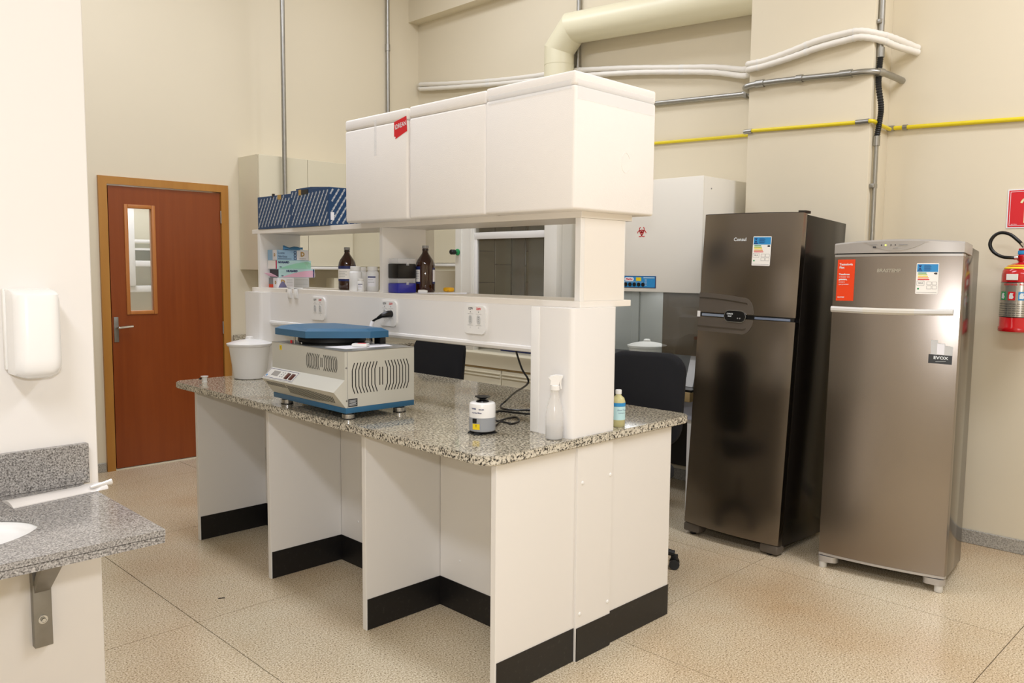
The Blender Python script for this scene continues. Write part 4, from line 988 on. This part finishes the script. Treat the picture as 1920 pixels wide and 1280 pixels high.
P = [(3.15, 4.2, 2.93), (3.15, 1.58, 2.775), (3.15, .90, 2.742), (3.148, .80, 2.740)]
t = wallpipe('horizontal_conduit', 'galvanised conduit on the back wall left of the pillar below the white pipes', P, .0185, M['galv'], [((3.15, .88, 2.741), (3.15, .81, 2.74))])
t.p(G().box(3.12, 3.168, .845, .865, 2.71, 2.775, .002), 'pipe_clamp', M['galv'])
P = spline([(3.0, .735, 2.715), (2.93, .735, 2.718), (2.885, .715, 2.722), (2.880, .67, 2.728), (2.880, .60, 2.728)], 6)+spline([(2.880, .5, 2.725), (2.880, .3, 2.715), (2.880, .05, 2.700), (2.885, -.03, 2.698), (2.91, -.09, 2.694), (2.97, -.125, 2.688), (3.08, -.145, 2.680), (3.165, -.15, 2.676)], 6)
t = wallpipe('horizontal_conduit', 'galvanised conduit bent around the front face of the pillar', P, .0185, M['galv'], [((2.88, .64, 2.728), (2.88, .585, 2.727)), ((2.88, .37, 2.719), (2.88, .33, 2.717)), ((2.88, .10, 2.703), (2.88, .03, 2.700)), ((2.925, -.10, 2.693), (2.955, -.118, 2.690))])
wallpipe('yellow_gas_pipe', 'thin yellow gas pipe on the back wall left of the pillar', [(3.155, 4.2, 2.60), (3.155, 1.57, 2.488), (3.155, .706, 2.462)], .0115, M['yellow'])
t = wallpipe('yellow_gas_pipe', 'thin yellow gas pipe across the front of the pillar', [(2.893, .72, 2.441), (2.893, .66, 2.443), (2.893, .3, 2.428), (2.893, -.02, 2.416)], .0115, M['yellow'], [((2.893, .72, 2.441), (2.893, .665, 2.442)), ((2.893, .0, 2.417), (2.893, -.075, 2.416))])
t.p(G().tube(spline([(2.893, -.06, 2.416), (2.90, -.095, 2.415), (3.0, -.098, 2.405), (3.14, -.10, 2.398)], 6), .0115, 10), 'elbow', M['yellow'])
wallpipe('yellow_gas_pipe', 'long yellow gas pipe on the wall right of the pillar above the freezer', [(3.155, -.082, 2.405), (3.155, -.6, 2.385), (3.155, -1.3, 2.355), (3.155, -3.0, 2.30)], .0125, M['yellow'], [((3.155, -.085, 2.405), (3.155, -.12, 2.404)), ((3.155, -.17, 2.402), (3.155, -.195, 2.401))])

# duct
t = T('exhaust_duct', 'round cream exhaust duct bending along the back wall above the boxes', 'duct', (3.03, 2.45, 2.1))
rd = .119; dc = (3.03, 2.452)
t.p(G().tube([(3.03, 2.452, 2.0), (3.03, 2.452, 3.17)], rd, 40), 'vertical_pipe', M['duct'])
t.p(G().tube([(3.03, 2.452, 3.168), (3.03, 2.452, 3.172)], rd+.0015, 40), 'seam_ring', M['duct'])
def ring(c, nrm, upv):
    pass
def mitre(p, n_, axis_dir, ref=(1, 0, 0)):
    """points of the duct circle swept along axis_dir cut by plane (p, n_)"""
    a = Vector(ref); d = Vector(axis_dir).normalized(); b_ = d.cross(a).normalized(); out = []
    for k in range(40):
        q = Vector(p)+a*rd*math.cos(2*math.pi*k/40)+b_*rd*math.sin(2*math.pi*k/40); s = (Vector(p)-q).dot(n_)/d.dot(n_); out.append(q+d*s)
    return out
d0 = Vector((0, 0, 1)); d1 = Vector((0, -.50, .50)).normalized(); d2 = Vector((0, -1, -.06)).normalized()
pA = (3.03, 2.452, 3.29); pB = tuple(Vector(pA)+d1*.20)
r0 = mitre((3.03, 2.452, 3.17), d0, d0); r1 = mitre(pA, (d0+d1).normalized(), d0)
r1b = mitre(pA, (d0+d1).normalized(), d1); r2 = mitre(pB, (d1+d2).normalized(), d1)
def sweep(g, A, B):
    n = len(A); return g.add(list(A)+list(B), [(i, (i+1) % n, n+(i+1) % n, n+i) for i in range(n)])
t.p(sweep(G(), r0, r1), 'elbow_section', M['duct']); t.p(sweep(G(), r1b, r2), 'elbow_section', M['duct'])
r3 = [p+d2*1.9 for p in mitre(pB, (d1+d2).normalized(), d2)]
t.p(sweep(G(), mitre(pB, (d1+d2).normalized(), d2), r3), 'horizontal_pipe', M['duct'])

# ================================================================== FUME HOOD
t = T('fume_hood', 'white fume hood with tiled interior on the back wall under the duct', 'fume hood', (2.8, 2.48, 0))
hx, y0, y1 = 2.45, 1.932, 3.040
t.p(G().box(hx+.02, XW-.02, y0, y1, .10, .84), 'base_cabinet', M['hoodb'])
t.p(G().box(hx+.06, XW-.02, y0+.03, y1-.03, 0, .10), 'plinth', M['kick'])
pr = [(hx-.012, .78), (hx-.012, .845), (hx-.020, .868), (hx-.020, .885), (hx-.006, .899), (hx+.04, .902), (3.15, .902), (3.15, .78)]
t.p(G().prism(pr, 'y', y0, y1), 'sill', M['hoodb'])
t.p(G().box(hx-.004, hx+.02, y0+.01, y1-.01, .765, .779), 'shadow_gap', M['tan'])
for k in range(2):
    ya, yb = (y0+.02, 2.48) if k == 0 else (2.49, y1-.02)
    d_ = t.p(G().box(hx-.006, hx+.02, ya, yb, .14, .762, .003), 'cabinet_door', M['hoodb'])
    for z in (.735, .71): t.p(G().box(hx-.014, hx-.004, ya+.005, yb-.005, z-.005, z+.005, .002), 'finger_ridge', M['hoodb'], d_)
t.p(G().box(hx, hx+.06, 2.815, y1, .90, 2.15, .004), 'side_post', M['hoodw'])
t.p(G().box(hx-.008, hx+.002, 2.955, 2.968, .90, 2.15, .002), 'post_rib', M['hoodw'])
t.p(G().box(hx-.012, hx+.002, 2.825, 2.850, .95, 2.15, .003), 'sash_track', M['hoodw'])
t.p(G().box(hx, hx+.06, y0, 2.055, .90, 2.15, .004), 'side_post', M['hoodw'])
t.p(G().box(hx, hx+.06, 2.055, 2.815, 1.95, 2.15), 'top_fascia', M['hoodw'])
t.p(G().box(hx+.004, hx+.035, 2.055, 2.815, 1.782, 1.835, .003), 'sash_rail', M['plas'])
t.p(G().box(hx+.004, hx+.035, 2.055, 2.815, 1.10, 1.13, .003), 'sash_rail', M['plas'])
t.p(G().box(hx+.006, hx+.033, 2.785, 2.815, 1.10, 1.79, .003), 'sash_stile', M['plas'])
t.p(G().box(hx+.018, hx+.022, 2.055, 2.815, 1.12, 1.95), 'glass_sash', mat('hood_sash_glass', '8A8472', .02, alpha=.22, spec=.8))
t.p(G().box(hx+.06, XW-.02, y1-.03, y1, .90, 2.15), 'side_wall', M['hoodw']); t.p(G().box(hx+.06, XW-.02, y0, y0+.03, .90, 2.15), 'side_wall', M['hoodw'])
t.p(G().box(hx, XW-.02, y0, y1, 2.15, 2.18), 'roof', M['hoodw'])
bk = t.p(G().box(3.12, 3.15, y0+.03, y1-.03, .90, 2.15), 'grout_back', M['grout'])
w_, h_ = .135, .262; k = 0; y = y1-.032
while y-w_ > y0+.02:
    z = .92-(.0 if k % 2 else .125)
    while z < 2.14:
        za, zb = max(z, .91), min(z+h_-.006, 2.145)
        if zb-za > .02: t.p(G().box(3.106, 3.121, y-w_+.004, y, za, zb, .002, 1), 'tile', M['tiles'][(k*2+int(z*7)) % 3], bk)
        z += h_
    y -= w_+.002; k += 1
t.p(G().box(3.06, 3.075, 2.851, 2.992, .95, 2.1, .003), 'baffle', M['baffle']); t.p(G().box(3.06, 3.075, 2.60, 2.80, .95, 2.1, .003), 'baffle', M['baffle'])
sg = t.p(G().box(hx+.06, 3.12, y1-.0305, y1-.0295, .90, 2.15), 'grout_side', M['grout'])
for k, (xa, xb, off) in enumerate(((2.52, 2.672, .11), (2.679, 2.863, .0), (2.870, 3.055, .11))):
    z = .915-off
    while z < 2.14:
        za, zb = max(z, .91), min(z+.262-.006, 2.145)
        if zb-za > .02: t.p(G().box(xa, xb, y1-.036, y1-.0308, za, zb, .0015, 1), 'tile', M['tiles'][(k+1) % 3 if k != 1 else 0], sg)
        z += .262
vk = t.p(G().lathe([(.026, 0), (.026, .008), (.02, .010)], (0, 0, 0), 24, m=NX(hx-.001, 3.005, 1.683)), 'valve_plate', M['green'])
t.p(G().cyl((hx-.010, 3.005, 1.683), (hx-.035, 3.005, 1.683), .008, 12), 'valve_stem', M['chrome'], vk)
t.p(G().lathe([(.018, 0), (.021, .004), (.021, .040), (.016, .046)], (0, 0, 0), 20, m=NX(hx-.033, 3.005, 1.683)), 'valve_knob', M['black'], vk)
g = G().box(2.56, 2.78, 2.28, 2.62, .903, .945, .006)
single(g, 'blue_tray', M['navy'], 'dark blue tray lying on the fume hood worktop', 'tray', (2.67, 2.45, .903))

# ================================================================== BIOSAFETY CABINET
t = T('biosafety_cabinet', 'white biosafety cabinet with blue control panel and steel interior behind the refrigerator', 'safety cabinet', (2.85, 1.3, 0))
bx, y0, y1 = 2.58, .806, 1.70
t.p(G().box(bx, XW-.03, y0, y1, 1.42, 2.143, .003), 'upper_housing', M['bsc'])
t.p(G().box(bx-.012, bx-.0005, y0, y1, 1.405, 2.145, .003), 'front_panel', M['bsc'])
t.p(G().lathe([(.005, 0), (.004, .002)], (0, 0, 0), 12, m=NY(2.66, y0-.0005, 2.07)), 'screw', M['grey'])
t.p(G().box(3.02, 3.05, y0+.02, y1, .80, 1.42), 'steel_back', M['inox'])
t.p(G().box(3.012, 3.0195, 1.60, 1.608, .80, 1.42), 'panel_joint', M['black'])
t.p(G().box(bx+.05, 3.03, y0, y0+.008, .80, 1.42), 'side_glass', M['glassd'])
t.p(G().box(bx+.05, 3.03, y1-.02, y1, .80, 1.42), 'side_wall', M['inox'])
t.p(G().box(bx+.012, bx+.018, y0+.005, 1.105, 1.0, 1.415), 'front_glass', M['glassd'])
t.p(G().box(bx+.012, bx+.018, 1.105, y1-.02, 1.0, 1.415), 'front_glass', M['glass'])
t.p(G().box(2.44, 3.05, y0-.03, y1, .785, .80), 'work_surface', mat('dark_steel_top', '3A3832', .25, metal=.7))
t.p(G().box(2.43, 3.05, y0-.03, y1, .725, .785, .003), 'tan_front_edge', M['tan'])
t.p(G().box(2.50, 3.04, y0-.005, y1-.02, .60, .725), 'lower_apron', mat('apron_grey', 'A9ABB5', .5))
for ya in (y0, y1-.06):
    for xa in (2.52, 3.0): t.p(G().box(xa, xa+.04, ya, ya+.04, 0, .60), 'stand_leg', M['plasm'])
t.p(G().box(2.98, 3.0, y0+.04, y1-.06, .16, .60), 'modesty_panel', M['blackm'])
F = NX(bx-.012, 1.281, 1.471)
area('cabinet_fill_light', (2.85, 1.35, 1.40), .08, .5, 1.3, (.95, .98, 1.0))  # unseen fill light, added to brighten the cabinet's steel interior
cp = t.p(G().plate(-.132, -.040, .132, .040, F, 0, .004), 'control_panel', M['navy'])
t.p(G().plate(-.128, -.036, .128, .036, F, .0035, .005), 'panel_face', M['blue'], cp)
for k in range(5): t.p(G().lathe([(.014, 0), (.013, .004)], (0, 0, 0), 16, m=F @ Matrix.Translation((-.112+.036*k, -.018, .005))), 'round_button', M['black'], cp)
t.p(G().prism(rrect(-.122, .004, -.045, .030, .012, 4), 'z', .0048, .006, m=F), 'logo_plate', M['paper'], cp)
g = G(); text(g, 'Filterflux', .018, F, -.083, .017, .0063, .0006, sx=.85); t.p(g, 'lettering', M['redp'], cp)
t.p(G().plate(-.026, .006, .016, .030, F, .0048, .006), 'yellow_sticker', M['yprint'], cp)
g = G(); g.plate(.035, .026, .124, .030, F, .0048, .0058)
for k in range(5): g.plate(.045, -.022+.009*k, .062, -.020+.009*k, F, .0048, .0058)
g.plate(-.125, -.002, .03, .000, F, .0048, .0056); t.p(g, 'printed_line', M['wprint'], cp)
# biohazard emblem built from three open rings and a central ring
g = G(); F = NX(bx-.0125, 1.272, 1.803)
def arcs(g, cx, cy, r, a0, a1, wd, F, n=14): g.strip([(cx+r*math.cos(R(a0+(a1-a0)*k/n)), cy+r*math.sin(R(a0+(a1-a0)*k/n))) for k in range(n+1)], wd, F, 0, .0008)
for a in (90, 210, 330):
    cx_, cy_ = .017*math.cos(R(a)), .017*math.sin(R(a))
    arcs(g, cx_, cy_, .0205, a+35, a+325, .0055, F)
arcs(g, 0, 0, .0155, 0, 360, .0036, F, 24); arcs(g, 0, 0, .005, 0, 360, .003, F, 12)
t.p(g, 'biohazard_emblem', M['redp'])

pot(2.80, 1.375, .801, 1.06, 'grey-white lidded pot inside the biosafety cabinet', M['plasm'])
t = T('document_holder', 'white slanted stand with red top corner beside the refrigerator', 'stand', (2.62, .87, .80))
t.p(G().prism([(2.56, .802), (2.60, .802), (2.70, 1.10), (2.66, 1.10)], 'y', .84, .90), 'slanted_frame', M['lgrey'])
t.p(G().box(2.655, 2.703, .838, .902, 1.10, 1.12, .002), 'red_cap', M['redp'])

# ================================================================== WALL CABINETS, FAR COUNTER
t = T('wall_cabinet', 'cream wall cabinet hung right of the door, behind the blue cartons', 'cabinet', (1.72, 4.2, 1.53))
t.p(G().box(1.283, 2.17, 4.10, YD-.002, 1.527, 2.445), 'cabinet_box', M['cab'])
for k in range(2):
    d_ = t.p(G().box(1.285+.443*k, 1.724+.443*k, 4.078, 4.0985, 1.560, 2.443, .002, 1), 'cabinet_door', M['cab'])
    t.p(G().box(1.285+.443*k, 1.724+.443*k, 4.066, 4.10, 1.532, 1.556, .004), 'pull_profile', M['plasm'], d_)
t = T('corner_cabinet', 'cream wall cabinet on the back wall between the corner and the fume hood', 'cabinet', (3.0, 3.6, 1.53))
t.p(G().box(2.84, XW-.002, 3.10, 3.76, 1.53, 2.445), 'cabinet_box', M['cab'])
for k in range(2):
    d_ = t.p(G().box(2.820, 2.8385, 3.102+.329*k, 3.427+.329*k, 1.600, 2.443, .002, 1), 'cabinet_door', M['cab'])
    t.p(G().box(2.808, 2.84, 3.102+.329*k, 3.427+.329*k, 1.570, 1.594, .004), 'pull_profile', M['plasm'], d_)
t = T('wall_cabinet', 'darker cream cabinet in the corner beyond the first wall cabinet', 'cabinet', (2.6, 4.3, 1.53))
t.p(G().box(2.18, XW-.33, 4.19, YD-.002, 1.53, 2.445), 'cabinet_box', M['cab'])
t.p(G().box(2.182, XW-.335, 4.170, 4.188, 1.56, 2.443, .002, 1), 'cabinet_door', M['cab'])

t = T('corner_counter', 'granite-topped counter with blue fronts in the far corner', 'counter', (2.9, 3.8, 0))
t.p(G().box(2.62, XW-.02, 3.06, YD-.014, .10, .81), 'base_cabinet', M['cab'])
t.p(G().box(2.66, XW-.02, 3.08, YD-.014, 0, .10), 'plinth', M['kick'])
for k in range(3): t.p(G().box(2.605, 2.62, 3.07+.44*k, 3.50+.44*k, .635, .80, .002), 'drawer_front', M['bluecab'])
t.p(G().box(2.600, 2.62, 3.07, 4.38, .60, .630, .003), 'pull_profile', M['plasm'])
for k in range(3): t.p(G().box(2.605, 2.62, 3.07+.44*k, 3.50+.44*k, .12, .595, .002), 'cupboard_door', M['bluecab'])
t.p(G().box(2.585, XW-.02, 3.05, YD-.014, .845, .882, .003), 'granite_top', M['granite'])
t.p(G().box(2.60, XW-.02, 3.055, YD-.014, .812, .845), 'front_rail', M['granedge'])
t = T('side_counter', 'low granite-topped counter along the far wall right of the door', 'counter', (1.9, 4.1, 0))
t.p(G().box(1.24, 2.58, 3.84, YD-.014, .10, .845), 'base_cabinet', M['cab'])
t.p(G().box(1.24, 2.58, 3.88, YD-.014, 0, .10), 'plinth', M['kick'])
t.p(G().box(1.20, 2.583, 3.80, YD-.014, .845, .882, .003), 'granite_top', M['granite'])
t.p(G().box(1.20, 2.583, YD-.034, YD-.014, .882, .985, .002), 'backsplash', M['granite'])
g = G().box(2.0, 2.16, 4.12, 4.25, .883, 1.46, .004)
t = T('counter_carton', 'tall cream carton standing on the side counter behind the white bottles', 'box', (2.08, 4.18, .883))
t.p(g, 'carton', M['cab'])
# steel bowls on the corner counter
for i_, (x, y, nm) in enumerate(((2.72, 3.35, 'steel tray on the far corner counter nearest the fume hood'), (2.76, 3.62, 'steel tray on the far corner counter farther from the fume hood'))):
    t = T('steel_tray', nm, 'tray', (x, y, .882), world=False)
    t.p(G().lathe([(.09, 0), (.10, .004), (.115, .030), (.120, .031)], (0, 0, 0), 28), 'tray_dish', M['chrome'])

# ================================================================== OFFICE CHAIRS
def chair(x, y, rot, label, ztop=1.09, wb=.44):
    m = Matrix.Translation((x, y, 0)) @ Matrix.Rotation(R(rot), 4, 'Z')
    t = T('office_chair', label, 'chair', None, mtx=m, group='black office chairs', world=False)
    # five-star base, local +x = facing direction
    for k in range(5):
        a = R(72*k+36); c, s_ = math.cos(a), math.sin(a)
        t.p(G().tube([(.03*c, .03*s_, .125), (.16*c, .16*s_, .105), (.285*c, .285*s_, .080)], lambda i: [.026, .021, .016][i], 10), 'base_arm', M['blackm'])
        cs = t.p(G().tube([(.285*c-.012*s_, .285*s_+.012*c, .028), (.285*c-.028*s_, .285*s_+.028*c, .028)], .027, 16).tube([(.285*c+.012*s_, .285*s_-.012*c, .028), (.285*c+.028*s_, .285*s_-.028*c, .028)], .027, 16), 'castor', M['black'])
        t.p(G().box(.285*c-.016, .285*c+.016, .285*s_-.016, .285*s_+.016, .028, .075, .005), 'castor_fork', M['blackm'], cs)
    t.p(G().cyl((0, 0, .10), (0, 0, .30), .028, 16), 'gas_column', M['black']); t.p(G().cyl((0, 0, .28), (0, 0, .44), .016, 12), 'piston', M['chrome'])
    t.p(G().box(-.10, .10, -.08, .08, .42, .455, .01), 'mechanism', M['blackm'])
    pl = rrect(-.23, -.235, .23, .235, .09, 6)
    g = G(); n = len(pl); v = []
    for z, s_ in ((.455, .90), (.470, 1.0), (.510, 1.0), (.530, .94)): v += [(a*s_, b_*s_, z) for a, b_ in pl]
    f = [tuple(reversed(range(n)))]+[(k*n+i, k*n+(i+1) % n, (k+1)*n+(i+1) % n, (k+1)*n+i) for k in range(3) for i in range(n)]+[tuple(3*n+i for i in range(n))]
    t.p(g.add(v, f), 'seat', M['fabric'], sharp=60)
    # backrest: rounded panel, slightly curved
    zb = ztop-.50; pl = rrect(-wb/2, zb, wb/2, ztop, .11, 8); v = []; n = len(pl); zc = (zb+ztop)/2
    def bk(a, z, d): return (-.255+d+.9*a*a*.25-.16*(z-zb)+.0, a, z)
    for d, s_ in ((-.028, .93), (-.034, .88), (0, 0)):
        pass
    layers = ((.028, .90), (.020, .985), (-.006, 1.0), (-.022, .985), (-.030, .90))
    for d, s_ in layers:
        v += [bk(a*s_, zc+(z-zc)*s_, d) for a, z in pl]
    f = [tuple(range(n))]+[(k*n+i, k*n+(i+1) % n, (k+1)*n+(i+1) % n, (k+1)*n+i) for k in range(4) for i in range(n)]+[tuple(4*n+i for i in range(n))]
    t.p(G().add(v, f), 'backrest', M['fabric'], sharp=60)
    t.p(G().tube(spline([(-.05, 0, .43), (-.24, 0, .44), (-.32, 0, .52), (-.335, 0, .70), (-.335, 0, .85)], 5), .017, 10), 'back_support', M['blackm'])
chair(1.43, .54, 195, 'black fabric office chair with rounded backrest between the bench corner and the refrigerator', 1.10, .47)
chair(2.12, 1.32, 5, 'black office chair mostly hidden behind the shelf column', 1.07)
chair(1.53, 2.38, 200, 'black office chair behind the bench, seen beyond the centrifuge', 1.075, .42)

# ================================================================== SINK CORNER
zc = .88
t = T('sink_counter', 'grey granite washbasin counter on the left partition wall', 'counter', (-1.6, .35, .8))
cx, cy, rx, ry = -1.595, .325, .240, .170
def ringtop(z0, z1, bx0, bx1, by0, by1):
    angs = sorted(set([2*math.pi*k/64 for k in range(64)]+[math.atan2(b_-cy, a-cx) % (2*math.pi) for a in (bx0, bx1) for b_ in (by0, by1)]))
    inn, out = [], []
    for a in angs:
        c, s_ = math.cos(a), math.sin(a); inn.append((cx+rx*c, cy+ry*s_))
        ts = []
        if c > 1e-9: ts.append((bx1-cx)/c)
        if c < -1e-9: ts.append((bx0-cx)/c)
        if s_ > 1e-9: ts.append((by1-cy)/s_)
        if s_ < -1e-9: ts.append((by0-cy)/s_)
        q = min(ts); out.append((cx+q*c, cy+q*s_))
    n = len(angs); v = [(x, y, z1) for x, y in inn]+[(x, y, z1) for x, y in out]+[(x, y, z0) for x, y in inn]+[(x, y, z0) for x, y in out]; f = []
    for i in range(n):
        j = (i+1) % n; f += [(i, n+i, n+j, j), (2*n+i, 2*n+j, 3*n+j, 3*n+i), (i, j, 2*n+j, 2*n+i), (n+i, 3*n+i, 3*n+j, n+j)]
    return G().add(v, f)
t.p(ringtop(.8645, .880, -3.2, -1.144, .024, .659), 'granite_top', M['gsink'])
t.p(G().box(-3.2, -1.1450, .025, .060, .8455, .8628), 'granite_lower_edge', M['gsink'])
t.p(G().box(-1.180, -1.146, .060, .655, .8455, .8628), 'granite_lower_edge', M['gsink'])
t.p(G().box(-3.2, -1.126, .636, .659, .8802, 1.003, .0015, 1), 'backsplash', M['gsink'])
prof = [(1.0, .862), (.99, .857), (.94, .848), (.80, .838), (.55, .832), (.2, .829)]
v = []; f = []; n = 48
for s_, z in prof+[(.2, .822), (.6, .825), (.85, .834), (1.0, .845), (1.05, .862)]:
    for k in range(n): v.append((cx+(rx+.004)*s_*math.cos(2*math.pi*k/n), cy+(ry+.004)*s_*math.sin(2*math.pi*k/n), z))
for k in range(len(prof)+4):
    for i in range(n): j = (i+1) % n; f.append((k*n+i, k*n+j, (k+1)*n+j, (k+1)*n+i))
f.append(tuple((len(prof)-1)*n+i for i in range(n)))
t.p(G().add(v, f), 'basin', M['porc'], sharp=60)
t = T('counter_bracket', 'dull steel bracket bolted to the wall under the sink counter', 'bracket', (-1.27, .64, .4))
t.p(G().box(-1.296, -1.246, .632, .659, .405, .60, .002), 'wall_bar', M['zinc'])
t.p(G().add([(-1.296, .630, .60), (-1.246, .630, .60), (-1.236, .632, .855), (-1.300, .632, .855), (-1.296, .659, .60), (-1.246, .659, .60), (-1.236, .659, .855), (-1.300, .659, .855)], [(0, 1, 2, 3), (4, 7, 6, 5), (0, 3, 7, 4), (1, 5, 6, 2), (0, 4, 5, 1), (3, 2, 6, 7)]), 'upright', M['zinc'])
t.p(G().add([(-1.292, .632, .575), (-1.250, .632, .575), (-1.225, .36, .845), (-1.305, .36, .845), (-1.292, .64, .600), (-1.250, .64, .600), (-1.225, .40, .845), (-1.305, .40, .845)], [(0, 1, 2, 3), (4, 7, 6, 5), (0, 3, 7, 4), (1, 5, 6, 2), (0, 4, 5, 1), (3, 2, 6, 7)]), 'diagonal_arm', M['zinc'])
bo = t.p(G().lathe([(.013, 0), (.013, .003)], (0, 0, 0), 18, m=NY(-1.272, .632, .490)), 'washer', M['chrome'])
t.p(G().lathe([(.008, 0), (.008, .007), (.006, .009)], (0, 0, 0), 6, m=NY(-1.272, .629, .490)), 'bolt_head', M['chrome'], bo)

t = T('towel_dispenser', 'white plastic paper towel dispenser on the left partition wall', 'dispenser', (-1.30, .6, 1.24))
v = []; f = []; cols = []
def dpt(u, w_, z, dep):   # u -1..1 across, rounded plan section
    return None
plan = rrect(-.060, -.115, .060, .02, .034, 6); plan = [(x, y) for x, y in plan]
lev = [(1.238, .86, .62), (1.236, .97, .72), (1.246, .998, .90), (1.262, 1.0, .985), (1.28, 1, 1), (1.445, .985, 1), (1.462, .98, .97), (1.470, .97, .80), (1.476, .96, .50)]
n = len(plan)
for z, sx_, sy_ in lev:
    for x, y in plan:
        yy = .659+(y-.02)*(sy_ if y < 0 else 1); bow = 0
        if z < 1.27: bow = -.014*(1-(x/.06)**2)*(1 if y < 0 else 0)
        v.append((-1.275+x*sx_, yy, z+bow))
f = [tuple(range(n))]+[(k*n+i, k*n+(i+1) % n, (k+1)*n+(i+1) % n, (k+1)*n+i) for k in range(len(lev)-1) for i in range(n)]+[tuple((len(lev)-1)*n+i for i in range(n))]
t.p(G().add(v, f), 'cover', M['plas'], sharp=50)
t.p(G().box(-1.338, -1.212, .640, .6595, 1.245, 1.478, .004), 'back_plate', M['plasm'])

# wrapped papers on the sink counter
t = T('wrapped_papers', 'stack of papers in shiny clear wrap lying along the backsplash', 'papers', (-1.25, .54, .881))
V = []; Fc = []
for i in range(15):
    for j in range(6):
        u = i/14; w_ = j/5
        a = Vector((-1.372, .480, 0)); b_ = Vector((-1.112, .520, 0)); nrm = Vector((-.004, .108, 0))
        p = a.lerp(b_, u)+nrm*w_*(.9-.15*u)
        V.append((p.x, p.y, .8835+.010*math.sin(math.pi*min(1, w_*1.1))*(.8+.2*math.sin(7*u))+(.004*math.sin(20*u+3*w_) if u > .85 else 0)))
for i in range(14):
    for j in range(5): a = i*6+j; Fc.append((a, a+6, a+7, a+1))
nv = len(V); V += [(x, y, .8805) for x, y, z in V[:nv]]; Fc += [tuple(q+nv for q in reversed(f_)) for f_ in Fc]
per = [i*6 for i in range(15)]+[84+j for j in range(1, 6)]+[i*6+5 for i in range(13, -1, -1)]+[j for j in range(4, 0, -1)]
for k in range(len(per)): a, b_ = per[k], per[(k+1) % len(per)]; Fc.append((a, b_, b_+nv, a+nv))
t.p(G().add(V, Fc), 'paper_bundle', mat('wrapped_paper', 'D9D4CE', .3), sharp=70)
t.p(G().tube([(-1.16, .528, .892), (-1.125, .536, .893), (-1.096, .541, .895)], lambda i: [.004, .006, .009][i], 10), 'twisted_wrap', M['silverfoil'])
g = G().box(.0, .030, 0, .004, 0, .003, m=Matrix.Translation((-.30, 1.555, .0)) @ Matrix.Rotation(R(-30), 4, 'Z'))
single(g, 'floor_debris', M['black'], 'small dark sliver lying on the floor left of the bench', 'debris', (-.30, 1.555, 0))
